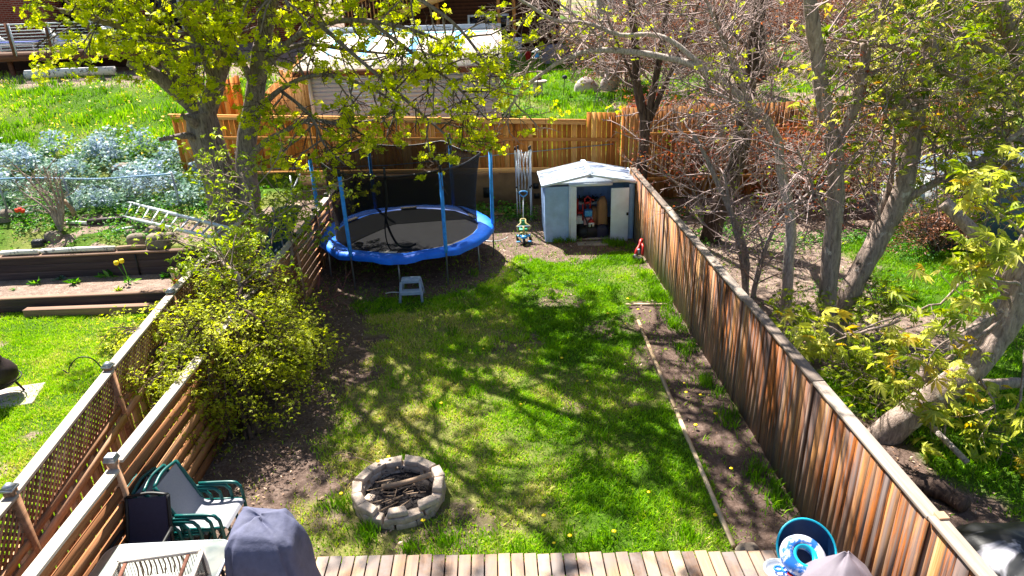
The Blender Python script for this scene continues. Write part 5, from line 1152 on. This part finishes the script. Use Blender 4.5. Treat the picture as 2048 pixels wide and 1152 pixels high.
for lb, dx_ in ls:
    bx_ = P(40, 90, Yd+1.5)[0]+dx_; t = thing('deck_lounger', lb, 'lounger', (bx_, Yd+1.5, zd)); MB().box((bx_+.2, Yd+1.5, zd+.32), (1.5, .6, .1)).build('cushion', plain('royal_blue_cushion'+lb[-3:], c(40, 66, 150), .7), t, bevel=.03); MB().beam((bx_-.5, Yd+1.5, zd+.34), (bx_-1.0, Yd+1.5, zd+.8), .6, .1).build('backrest', m_white, t)
    for s in (-1, 1):
        MB().beam((bx_-.6, Yd+1.5+s*.3, zd+.25), (bx_+1, Yd+1.5+s*.3, zd+.25), .04, .05).build('side_rail', m_white, t)
        for xx in (-.4, .9): MB().beam((bx_+xx, Yd+1.5+s*.3, zd), (bx_+xx, Yd+1.5+s*.3, zd+.25), .04, .04).build('leg', m_white, t)

# right neighbour shed
t = thing('sheet_shed', 'low slate blue shed with peeling white side panel beyond the right fence', 'shed', (12, 16, .1))
A, Bq = np.array([9.95, 16.9]), np.array([10.75, 15.3]); Cq = np.array([13.6, 14.6])
MB().prism([tuple(A), tuple(Bq), tuple(Cq), (13.8, 17.5)], 0, 1.75, 'Z').build('wall', m_rshed, t)
d = np.array([-.9, -.45, 0])*.02; MB().beam(np.array([*A, .9])+d, np.array([*Bq, .9])+d, .03, 1.7).build('peeling_panel', m_peel, t)
MB().prism([(9.7, 17.1), (10.65, 15.1), (13.8, 14.3), (14, 17.8)], 1.76, 1.84, 'Z').build('roof', m_rshed, t); p = Bq; MB().box((p[0]-.02, p[1]-.03, .88), (.09, .09, 1.74)).build('corner_post', m_edging, t)
MB().tube(catmull([G(1825, 960, .1), G(1880, 980, .1), G(1930, 1010, .12)], 4), [.13]*5+[.11]*4, 10).build('fallen_log', b_dark, None, True, 'dark fallen log on the ground beyond the right fence', 'log')
MB().tube(catmull([G(1855, 845, .25), G(1895, 885, .3), G(1935, 925, .2)], 4), .04, 8).build('fallen_branch', b_pale, None, True, 'grey fallen branch on the grass below the leaning tree', 'branch')
# dandelions in the yard
dl = []
for _ in range(16): dl.append((R.uniform(-1.5, 3.2), R.uniform(6.1, 13)))
dl += [(-1.75, 7.62), (-1.62, 7.72), (-2.2, 7.25), (2.95, 9.6), (2.9, 9.3), (3.1, 9.2), (2.8, 8.4), (3.0, 7.4), (.5, 6.2), (.7, 6.3)]
fme = None
for i, (x, y) in enumerate(dl):
    z = float(terrain(x, y))+(.06 if i < 16 or i > 17 else .28)
    if fme is None:
        o = MB().lathe((0, 0, 0), [(.001, -.004), (.014, .0), (.024, .010), (.018, .016), (.001, .020)], 10).build('dandelion', m_yellowfl, None, True, 'small yellow dandelion flower in the middle lawn', 'dandelion', 'dandelions in the lawn'); fme = o
    else: o = fme.copy(); COL.objects.link(o)
    o.location = (x, y, z); o.scale = [R.uniform(.8, 1.3)]*3

# ------------------------------------------------------------------ trees and shrubs
def PL(*a): return [P(*q) for q in a]
# big maple at the left
root = thing('maple_tree', 'large old maple with yellow green spring leaves left of the trampoline', 'tree', P(468, 462, 16.9))
T = Tree(1)
T.limb(PL((470, 475, 16.9), (455, 410, 16.95), (436, 340, 17), (412, 275, 17), (398, 225, 17)), .47, .36, 16)
T.limb(PL((490, 470, 16.8), (500, 400, 16.9), (492, 320, 17), (500, 240, 17.1), (512, 170, 17.1), (526, 90, 17)), .26, .2, 14)
L = []
L.append(T.limb(PL((405, 250, 17), (430, 170, 17.1), (462, 60, 17.2), (478, -60, 17.2), (500, -200, 17)), .24, .13, 12))
L.append(T.limb(PL((398, 235, 17), (375, 195, 17), (330, 120, 16.8), (270, 62, 16.6), (200, 40, 16.4), (120, 20, 16.2)), .2, .05, 10))
T.limb(PL((395, 225, 17), (360, 190, 16.9), (310, 150, 16.6), (258, 122, 16.3)), .19, .13, 12)
T.limb(PL((400, 180, 17), (370, 140, 16.8), (335, 110, 16.6), (312, 96, 16.5)), .14, .1, 10)
T.limb(PL((405, 290, 16.9), (380, 272, 16.6), (345, 275, 16.3), (318, 280, 16.1)), .1, .04, 8)
T.limb(PL((400, 255, 16.8), (380, 240, 16.5), (362, 230, 16.4)), .12, .05, 8)
L.append(T.limb(PL((526, 90, 17), (545, -20, 16.6), (600, -160, 16)), .2, .12, 10))
L.append(T.limb(PL((512, 170, 17), (560, 100, 16.4), (640, 50, 15.8), (740, 42, 15.3), (860, 72, 15), (960, 130, 14.8)), .085, .02, 9))
L.append(T.limb(PL((500, 240, 17), (560, 180, 16.2), (640, 150, 15.6), (740, 175, 15.2), (820, 230, 15)), .07, .02, 9))
L.append(T.limb(PL((495, 320, 17), (530, 285, 16.6), (570, 262, 16.2), (620, 240, 15.8), (680, 250, 15.5), (730, 270, 15.3)), .08, .02, 9))
L.append(T.limb(PL((545, -20, 16.6), (640, -70, 15.6), (760, -40, 15), (900, 40, 14.6), (990, 150, 14.4)), .08, .02, 9))
L.append(T.limb(PL((430, 170, 17), (380, 60, 16.6), (300, -20, 16.2), (200, -50, 16)), .1, .03, 9))
L.append(T.limb(PL((462, 60, 17), (420, -20, 16.4), (380, -40, 15.8)), .12, .04, 9))
L.append(T.limb(PL((510, 180, 17), (480, 120, 16.5), (420, 90, 16.1), (350, 100, 15.8)), .09, .03, 8))
L.append(T.limb(PL((520, 130, 17), (600, 90, 16.6), (700, 100, 16.3), (800, 110, 16.1)), .06, .02, 8))
L.append(T.limb(PL((640, 50, 15.8), (720, 120, 15.2), (800, 190, 14.9), (880, 260, 14.7), (930, 300, 14.6)), .05, .015, 8))
L.append(T.limb(PL((740, 42, 15.3), (830, 110, 15), (910, 170, 14.8), (975, 240, 14.6)), .045, .015, 8))
L.append(T.limb(PL((560, 180, 16.2), (620, 230, 15.6), (650, 290, 15.2), (690, 330, 15)), .045, .015, 8))
L.append(T.limb(PL((375, 195, 17), (340, 90, 16.4), (260, 25, 16), (150, 10, 15.8)), .07, .02, 8))
vis = list(L)
for i, l in enumerate(vis):
    T.sprout(l, 13 if i in (0, 4) else 15, 1.05, .022, 2, t0=.25, kids=4, up=.05, droop=.12, spread=.85, shrink=.5)
ntip = len(T.tips)
# upper limbs above the picture: they throw the streaked shade on the lawn
U = []
b0 = P(478, -60, 17.2); b1 = P(560, -80, 16.4)
for pts, r in (([b0, (-5.2, 17, 7.6), (-3.2, 16.6, 9.2), (-1.0, 16.4, 10.4)], .2), ([b1, (-4.0, 15.8, 7.2), (-1.8, 15.2, 8.4), (.6, 14.8, 9.0), (2.4, 14.6, 9.2)], .19), ([b0, (-6.4, 16.4, 8.5), (-5.4, 15.0, 10.4), (-4.4, 14, 11.6)], .17),
               ([b1, (-4.4, 15.4, 6.9), (-2.6, 14.2, 7.6), (-.6, 13.0, 8.2), (1.2, 12.2, 8.4)], .18), ([b0, (-6.6, 17.8, 8.6), (-5.2, 18.6, 10.4), (-3, 19.2, 11.4)], .15), ([b0, (-8, 16.8, 8), (-9.2, 16, 10)], .14), ([b1, (-4.6, 14.6, 7.4), (-3.6, 12.8, 8.4), (-2.4, 11.6, 9.0)], .09), ([(-1.8, 15.2, 8.4), (-.4, 13.6, 9.2), (1.0, 11.8, 9.8), (2.0, 10.2, 10)], .09), ([(-3.2, 16.6, 9.2), (-1.8, 15.0, 10.2), (-.2, 13.8, 11), (1.6, 13.2, 11.4)], .09), ([(-3.2, 16.6, 9.2), (-1.2, 17.6, 10.6), (1.0, 18.2, 11.4), (2.8, 18.4, 11.8)], .1)):
    U.append(T.limb(pts, r, .04, 8))
for l in U: T.sprout(l, 16, 1.9, .05, 2, t0=.15, kids=4, up=.05, droop=.02, spread=.85, shrink=.52)
keepers = [q for q in T.tips[:ntip] if T.g.random() < (.74 if q[0][0] < -4.6 else (.48 if q[0][2] > 4.3 else .32))]
pos, hue = clumps(keepers, 6, .055, 1); pos2, hue2 = clumps(T.tips[ntip::3], 3, .10, 2)
po3, hu3 = clumps(keepers[::2], 2, .06, 3)
T.finish(root, b_maple, m_maple, twig=b_dark, crown_sets=[scatter('tuft', pos, .078, .8, hue, 1, org=root['org']), scatter('maple', po3, .095, .6, hu3, 3, org=root['org']), scatter('tuft', pos2, .13, .7, hue2, 2, org=root['org'])])

# weeping lace leaf shrub over the slatted fence
base = np.array([-3.87, 8.84, 0.0]); root = thing('lace_leaf_bush', 'wide weeping olive yellow lace leaf maple bush hanging over the slat fence', 'bush', base); T = Tree(2); g = random.Random(5)
for k in range(22):
    a = g.uniform(0, 6.28); rx, ry = 1.25*math.cos(a), 1.5*math.sin(a); top = g.uniform(.6, 1.75)
    cx_, cy_ = -4.45+rx*.35, 9.9+ry*.4
    l = T.limb([base+(g.gauss(0, .06), g.gauss(0, .06), 0), base+((cx_-base[0])*.4, (cy_-base[1])*.4, .6*top), (cx_, cy_, top), (-4.45+rx*.72, 9.9+ry*.8, top*.98), (-4.45+rx*.95, 9.9+ry*1.1, top*.72)], .04, .01, 7, 5)
    T.sprout(l, 13, .55, .012, 2, t0=.3, kids=4, up=.02, droop=.22, spread=.9, shrink=.55, curl=.22)
T.limb([base+(0, 0, -.05), base+(-.12, .12, .3), base+(-.15, .4, .75)], .06, .04, 10)
pos, hue = clumps(T.tips, 6, .075, 4, .3)
hue = .15+.8*fbm(pos[:, 0]*3, pos[:, 1]*3+pos[:, 2]*4, 77, 3)
T.finish(root, b_dark, m_lace, [scatter('star', pos, .055, .5, hue, 5, org=base)])

# saplings between the two left fences
for (px, pts, lb, sd, n_, bk) in ((0, [(-4.85, 11.6, 0), P(540, 560, 11.9), P(524, 500, 12.2), P(506, 410, 12.5), P(482, 345, 12.8)], 'slender sapling with fresh green leaves rising between the two left fences', 21, 20, b_tan), (1, [(-4.75, 13.0, 0), P(582, 520, 13.2), P(575, 440, 13.3), P(600, 380, 13.4)], 'smaller sapling with yellow green leaves beside the blue net frame', 22, 12, b_tan), (2, [(-4.6, 10.4, 0), P(480, 570, 10.6), P(450, 530, 10.9), P(430, 500, 11.3)], 'leafy young sapling leaning left over the lattice fence top', 23, 18, b_tan)):
    root = thing('sapling', lb, 'sapling', np.array(pts[0], float)); T = Tree(sd); l = T.limb(pts, .05, .015, 8); T.sprout(l, n_, .95, .014, 1, t0=.3, kids=5, up=.12, spread=.7, shrink=.5)
    pos, hue = clumps(T.tips, 7, .11, sd); T.finish(root, bk, m_sap, [scatter('star', pos, .10, .7, hue, sd, org=root['org'])])
p0 = np.array([-3.95, 12.6, 0.0]); root = thing('bare_shrub', 'bare reddish twigs poking out above the lace leaf bush beside the fence', 'shrub', p0); T = Tree(24)
l = T.limb([p0, (-3.75, 12.4, .5), P(640, 605, 12.4), P(690, 585, 12.4)], .02, .006, 5); T.sprout(l, 9, .5, .006, 1, t0=.4, kids=3, up=.3, spread=.5); T.finish(root, b_pink)
# bare shrub on the upper terrace
p0 = TG(122, 462); root = thing('bare_shrub', 'bare many stemmed grey shrub on the upper left terrace', 'shrub', p0); T = Tree(25)
for e in ((30, 330), (62, 345), (85, 330), (105, 345), (40, 380), (118, 350)):
    q = P(e[0], e[1], p0[1]+.2); l = T.limb([p0, p0*.6+q*.4+(.1, 0, .1), q], .05, .012, 7); T.sprout(l, 7, .5, .012, 1, t0=.35, kids=3, up=.3, spread=.6)
T.finish(root, b_tan)

# trees along and beyond the right fence
def bare_tree(lb, limbs, bark, seed, n=10, Lk=1.3, lev=2, leaf=None, kind='maple', size=.07, keep=1, per=3, rad=.08, kids=4, sp=.8, up=.12, nm='tree', name='bare_tree', r=.02, t0=.3, twig=None):
    root = thing(name, lb, nm, np.array(limbs[0][0][0], float)); T = Tree(seed); ls = []
    for pts, r0, r1 in limbs: ls.append(T.limb(pts, r0, r1, 10 if r0 > .07 else 7, 6, .004))
    for l in ls: T.sprout(l, n, Lk, r, lev, t0=t0, kids=kids, up=up, spread=sp, shrink=.55)
    sets = None
    if leaf:
        tp = T.tips[::keep]; pos, hue = clumps(tp, per, rad, seed); sets = [scatter(kind, pos, size, .7, hue, seed, org=root['org'])]
    T.finish(root, bark, leaf, sets, twig=twig or b_twig); return T
bare_tree('dark multi stemmed tree rising right behind the blue shed', [(PL((1284, 420, 18.5), (1283, 330, 18.5), (1290, 255, 18.5), (1275, 170, 18.5), (1268, 60, 18.5), (1255, -80, 18.4)), .17, .08), (PL((1290, 260, 18.5), (1305, 190, 18.4), (1320, 110, 18.3), (1335, 0, 18.2), (1345, -120, 18)), .11, .05), (PL((1300, 240, 18.45), (1330, 170, 18.3), (1370, 80, 18.1), (1400, 0, 18)), .08, .03), (PL((1283, 200, 18.5), (1250, 120, 18.3), (1215, 40, 18.1)), .05, .02)], b_dark, 31, 14, 1.4, 2, m_maple, 'tuft', .06, 9, 3, .07)
bare_tree('thick dark leaning trunk with peeling bark behind the right fence', [(PL((1418, 490, 16.6), (1440, 405, 16.6), (1472, 325, 16.6), (1488, 250, 16.6), (1500, 150, 16.6), (1515, 40, 16.6), (1540, -120, 16.5)), .27, .13), (PL((1495, 200, 16.6), (1460, 120, 16.4), (1430, 30, 16.2)), .1, .04)], b_dark, 32, 14, 1.5, 2, m_redleaf, 'star', .06, 5, 3, .07)
bare_tree('clump of thin grey stems standing nearest behind the right fence', [(PL((1488, 640, 13), (1492, 560, 13), (1490, 500, 13), (1450, 400, 13.1), (1410, 310, 13.2), (1385, 265, 13.3)), .08, .03), (PL((1492, 600, 13), (1480, 500, 12.9), (1462, 430, 12.8), (1450, 350, 12.8)), .05, .02), (PL((1505, 600, 13), (1530, 500, 13), (1560, 440, 13), (1620, 385, 12.9), (1680, 350, 12.8)), .05, .02), (PL((1498, 620, 13), (1515, 540, 12.9), (1535, 480, 12.8)), .04, .02)], b_grey, 33, 15, 1.0, 2, m_sap, 'star', .07, 14, 3, .08)
bare_tree('slim grey tree with long limb arching left over the back fence', [(PL((1568, 660, 12.2), (1577, 540, 12.2), (1580, 440, 12.3), (1562, 340, 12.4), (1553, 275, 12.5), (1502, 212, 12.8), (1420, 145, 13.2), (1330, 114, 13.6), (1215, 100, 14), (1150, 110, 14.2), (1080, 150, 14.4), (1031, 200, 14.5), (1004, 240, 14.6)), .11, .02), (PL((1502, 212, 12.8), (1450, 90, 13), (1400, -30, 13.2)), .05, .025), (PL((1420, 145, 13.2), (1330, 75, 13.6), (1240, 70, 14), (1180, 48, 14.2), (1110, 40, 14.4), (1050, 5, 14.6), (980, -40, 14.8)), .05, .03), (PL((1553, 275, 12.5), (1530, 230, 12.2), (1440, 190, 12.2)), .05, .02)], b_pale, 34, 22, 1.2, 2, m_maple, 'tuft', .065, 16, 3, .08, t0=.35)
bare_tree('straight double grey tree in the middle of the right neighbour yard', [(PL((1645, 720, 11), (1655, 600, 11), (1664, 480, 11.05), (1672, 380, 11.1), (1668, 290, 11.1), (1646, 200, 11.1), (1632, 100, 11.1), (1618, -30, 11), (1610, -200, 11)), .165, .09), (PL((1670, 300, 11.1), (1695, 245, 11.1), (1718, 190, 11.1), (1729, 120, 11.1), (1731, 85, 11.1)), .10, .075), (PL((1655, 430, 11), (1630, 380, 10.8), (1595, 300, 10.7)), .03, .015), ([P(1618, -30, 11), (5.2, 12.2, 7.6), (4.6, 13.8, 9.2), (4.4, 15.2, 10.2)], .09, .03), ([P(1618, -30, 11), (6.2, 12.0, 8.2), (6.6, 13.4, 9.8)], .08, .03), ([P(1618, -30, 11), (5.6, 10.6, 7.4), (5.4, 9.6, 8.6), (5.6, 8.4, 9.4)], .08, .03)], b_tan, 35, 13, 1.3, 2, m_redleaf, 'star', .05, 3, 3, .08)  # last limbs, above the frame, added to shade the right yard
bare_tree('thick tree leaning right from the fence with wide leafy crown', [(PL((1648, 720, 11.3), (1688, 610, 11.3), (1745, 500, 11.35), (1800, 395, 11.4), (1825, 285, 11.5), (1842, 170, 11.5), (1868, 60, 11.5), (1890, -80, 11.4)), .2, .12), (PL((1720, 530, 11.3), (1755, 440, 11.5), (1782, 360, 11.7), (1790, 250, 11.9)), .08, .03), (PL((1790, 410, 11.4), (1870, 365, 11.2), (1960, 320, 11), (2060, 250, 10.8)), .08, .04), (PL((1835, 240, 11.5), (1805, 205, 11.3), (1756, 178, 11.1)), .085, .06), ([P(1890, -80, 11.4), (7.6, 12.4, 8.2), (6.8, 13.8, 9.6), (6.4, 15.4, 10.4)], .1, .03), ([P(1890, -80, 11.4), (9.2, 12.6, 8.4), (9.4, 14, 9.8)], .09, .03), ([P(1890, -80, 11.4), (8.4, 10.8, 8.0), (8.2, 9.4, 9.2)], .09, .03)], b_tan, 36, 11, 1.3, 2, m_canopy, 'palmate', .125, 3, 5, .10)  # its last limbs are out of view too, put in for shade below
bare_tree('broad leafy tree at the far right with olive green young leaves', [(PL((2120, 420, 12.6), (2090, 260, 12.5), (2040, 120, 12.4), (1990, -20, 12.3)), .2, .1), (PL((2090, 260, 12.5), (2010, 200, 12), (1900, 150, 11.6), (1800, 100, 11.2), (1720, 80, 11)), .08, .02), (PL((2090, 300, 12.5), (2000, 270, 12), (1920, 280, 11.6), (1860, 300, 11.4)), .06, .02), (PL((2060, 160, 12.4), (1960, 90, 12), (1860, 40, 11.8), (1740, 10, 11.6)), .07, .02), (PL((2110, 380, 12.6), (2040, 340, 12.2), (1980, 330, 12), (1930, 345, 11.8)), .05, .02), (PL((2040, 120, 12.4), (2000, 60, 12.6), (1940, 0, 13)), .06, .02)], b_tan, 37, 22, 1.15, 2, m_canopy, 'palmate', .125, 3, 5, .10, t0=.15, name='broadleaf_tree')
# leaning tree in the right foreground
T10 = [(PL((1725, 915, 8.0), (1790, 850, 8.0), (1870, 790, 8.0), (1950, 735, 8.0), (2010, 655, 8.05), (2035, 590, 8.1), (2075, 470, 8.2)), .205, .14), (PL((1890, 790, 8.0), (1960, 770, 8.1), (2060, 765, 8.2)), .09, .07), (PL((1800, 790, 8.5), (1880, 720, 8.6), (1950, 660, 8.7), (2020, 590, 8.8)), .11, .09), (PL((2030, 610, 8.1), (2005, 545, 8.3), (1980, 498, 8.5), (1940, 455, 8.7), (1888, 404, 8.9)), .11, .085), (PL((2015, 560, 8.2), (2050, 480, 8.1), (2090, 400, 8)), .09, .06)]
root = thing('leaning_tree', 'heavy leaning tree with pale palmate leaves just beyond the right fence', 'tree', T10[0][0][0]); T = Tree(40)
for pts, r0, r1 in T10: T.limb(pts, r0, r1, 14, 6, .006)
fine = [PL((2020, 590, 8.1), (1930, 565, 7.9), (1880, 605, 7.8), (1760, 645, 7.9), (1650, 690, 8.1)), PL((2000, 640, 8), (1890, 720, 7.8), (1850, 760, 7.6), (1830, 800, 7.5)), PL((2010, 620, 8.1), (1930, 660, 7.7), (1870, 700, 7.6), (1850, 745, 7.5)), PL((1950, 740, 7.9), (1985, 800, 7.6), (1995, 840, 7.5)), PL((1890, 780, 8), (1890, 850, 7.8), (1885, 910, 7.7), (1860, 930, 7.6)), PL((1960, 700, 8), (1900, 660, 7.7), (1935, 610, 7.5), (1960, 560, 7.4)), PL((2040, 570, 8), (1990, 560, 7.6), (1950, 540, 7.4)), PL((2050, 700, 8), (2040, 800, 7.6), (2010, 880, 7.4), (1990, 940, 7.3)), PL((1800, 640, 8), (1700, 670, 8.1), (1640, 650, 8.2), (1600, 690, 8.2)), PL((2060, 480, 8), (2000, 430, 7.8), (1940, 400, 7.7))]
tips = []
for k, pts in enumerate(fine):
    l = T.limb(pts, .022, .007, 6, 5, .008); n0 = len(T.tips); T.sprout(l, 6, .42, .008, 1, t0=.45, kids=2, up=.1, spread=.7, shrink=.6)
    T.tips.append((l[0][-1], l[0][-1]-l[0][-2], l[0][-2]))
T_b = []
pos, hue = clumps(T.tips, 5, .085, 40, .6); T.finish(root, b_tan, m_palm, [scatter('palmate', pos, .185, .6, np.clip(hue+.15, 0, 1), 40, org=root['org'])])
# yellow green low maple shoots behind the fence cap
for k, (px, py, Yq, lb) in enumerate(((1700, 740, 9.4, 'low yellow green leafy shoots behind the fence below the leaning tree, left clump'), (1760, 790, 8.7, 'low yellow green leafy shoots at the foot of the leaning tree'), (1560, 670, 10.6, 'small fresh green shoot behind the fence cap beside the slim stems'), (1770, 590, 11.2, 'green leafy undergrowth clump on the right lawn beneath the double tree'))):
    p = P(px, py, Yq); b = np.array([p[0], p[1], float(terrain(p[0], p[1]))]); root = thing('leafy_shoots', lb, 'shrub', b); T = Tree(50+k)
    for j in range(8):
        q = p+(R.gauss(0, .35), R.gauss(0, .35), R.uniform(-.4, .35)); l = T.limb([b, (b+q)/2+(R.gauss(0, .1), 0, .1), q], .014, .005, 5); T.sprout(l, 7, .35, .005, 1, t0=.4, kids=3, up=.1, spread=.8)
    pos, hue = clumps(T.tips, 3, .07, 50+k, .6); T.finish(root, b_tan, m_sap, [scatter('palmate', pos, .09, .6, hue, 50+k, org=b)], 'stems', 'foliage')
# dead brown bush by the shed
p0 = TG(1868, 512); root = thing('dead_bush', 'dense dead brown bush in front of the slate blue shed', 'bush', p0); T = Tree(60)
for k in range(16):
    q = p0+np.array([R.gauss(0, .42), R.gauss(0, .3), R.uniform(.5, 1.25)]); l = T.limb([p0, (p0+q)/2+(0, 0, .15), q], .02, .008, 5); T.sprout(l, 9, .45, .008, 1, t0=.25, kids=4, up=.05, spread=.9)
pos, hue = clumps(T.tips, 6, .09, 60); T.finish(root, b_dark, m_deadleaf, [scatter('simple', pos, .075, .9, hue, 60, org=p0)], 'stems', 'foliage')
# twiggy reddish shrubs along the back fence and hedge behind it
for k, (px, py, Yq, hgt, n_, lf, lb) in enumerate(((1400, 400, 18.6, 2.2, 9, m_redleaf, 'rust leaved twiggy shrub against the cedar fence left of the dark trunk'), (1560, 400, 18.2, 2.4, 10, m_redleaf, 'rust leaved twiggy shrub against the cedar fence between the dark trunk and the slim tree'), (1680, 400, 17.6, 2.4, 9, m_redleaf, 'rust leaved twiggy shrub against the cedar fence near the double tree'), (1790, 380, 17.8, 2.0, 7, m_deadleaf, 'brown twiggy shrub at the corner of the slate blue shed'), (1250, 130, 27, 2.2, 10, m_deadleaf, 'brown tangled shrub in the back garden beside the tall boulder'), (1330, 120, 26, 2.6, 10, m_deadleaf, 'brown tangled shrub right of the one beside the boulder'), (1430, 100, 27, 3.0, 11, m_deadleaf, 'big brown tangled shrub in the back garden behind the dark leaning trunk'), (1560, 60, 30, 3.2, 12, m_deadleaf, 'brown leafless hedge shrub at the top beyond the right back lawn'), (1700, 50, 30, 3.2, 12, m_deadleaf, 'brown leafless hedge shrub at the top behind the double tree'), (1860, 40, 29, 3.4, 12, m_canopy, 'olive green hedge shrub at the top right'), (1990, 120, 25, 3.4, 12, m_canopy, 'olive green tall shrub at the right edge behind the leafy crown'), (1900, 200, 22, 2.6, 12, m_canopy, 'olive green shrub behind the slate blue shed'), (1480, 40, 33, 3.4, 14, m_deadleaf, 'tall brown thicket at the top before the blue grey house, left part'), (1620, 30, 34, 3.6, 14, m_deadleaf, 'tall brown thicket at the top before the blue grey house, right part'), (1300, 60, 33, 3.2, 13, m_deadleaf, 'tall brown thicket at the top right of the dark house'), (1780, 30, 34, 3.6, 14, m_deadleaf, 'tall brown thicket at the top right before the dark backdrop wall'), (1190, 80, 32, 2.0, 8, m_deadleaf, 'small brown twiggy bush by the covered garden furniture'), (1400, 230, 20.6, 1.2, 9, m_deadleaf, 'low brown twiggy bush just behind the cedar fence'), (1290, 215, 21.2, 1.0, 8, m_redleaf, 'low rusty twiggy bush behind the back fence near the multi stemmed tree'))):
    p = P(px, py, Yq); b = np.array([p[0], p[1], float(terrain(p[0], p[1]))]); root = thing('twiggy_shrub', lb, 'shrub', b); T = Tree(70+k); wd = hgt*.42
    for j in range(n_):
        q = b+np.array([R.gauss(0, wd), R.gauss(0, wd*.6), hgt*R.uniform(.55, 1.05)]); l = T.limb([b+(R.gauss(0, .1), R.gauss(0, .1), 0), (b+q)/2+(R.gauss(0, .15), 0, .2), q], .03, .01, 5); T.sprout(l, 8, hgt*.32, .01, 2 if hgt > 1.5 else 1, t0=.25, kids=3, up=.1, spread=.8)
    far = Yq > 20; pos, hue = clumps(T.tips[::1 if lf is m_canopy or lf is m_deadleaf else 2], 7 if far else 4, .2 if far else .12, 70+k); T.finish(root, b_pale if k % 2 else b_tan, lf, [scatter('star' if lf is not m_deadleaf else 'simple', pos, .11 if far else .07, .8, hue, 70+k, org=b)], 'stems', 'foliage')
# background trees
bare_tree('grey trunk rising behind the boulders in the back garden', [(PL((1214, 165, 30), (1210, 100, 30), (1205, 20, 30), (1200, -80, 30)), .3, .2), (PL((1210, 90, 30), (1160, 40, 27), (1110, 0, 26.5)), .1, .03), (PL((1208, 60, 30), (1260, 20, 27), (1320, -20, 26.8)), .1, .03)], b_grey, 90, 8, 1.8, 2, m_maple, 'tuft', .1, 8, 3, .12)
bare_tree('dark thin trunk on the far right back lawn', [(PL((1520, 165, 26), (1518, 90, 26), (1510, 0, 26), (1500, -80, 26)), .25, .15), (PL((1516, 110, 26), (1460, 60, 25.6), (1420, 10, 25.4)), .09, .04)], b_dark, 91, 7, 1.8, 2, m_maple, 'tuft', .09, 8, 3, .12)
# hedge in the shade under the back wall
root = None
for k, (px, py, Yq, lb) in enumerate(((1005, 415, 18.9, 'dark green leafy plants at the foot of the back wall behind the hoop'), (1460, 440, 16.9, 'dark ivy like leaves at the foot of the thick dark trunk'), (690, 395, 18.8, 'small pink flecked leafy plant behind the trampoline left pole'))):
    b = P(px, py, Yq); b[2] = float(terrain(b[0], b[1])); m_ = 220; pos = [(R.gauss(0, .4), R.gauss(0, .2), abs(R.gauss(0, .16))) for _ in range(m_)]
    leaf_obj('leafy_plant', [scatter('maple', pos, .07, .6, seed=95+k)], m_gleaf, org=b, label=lb, cat='plant')
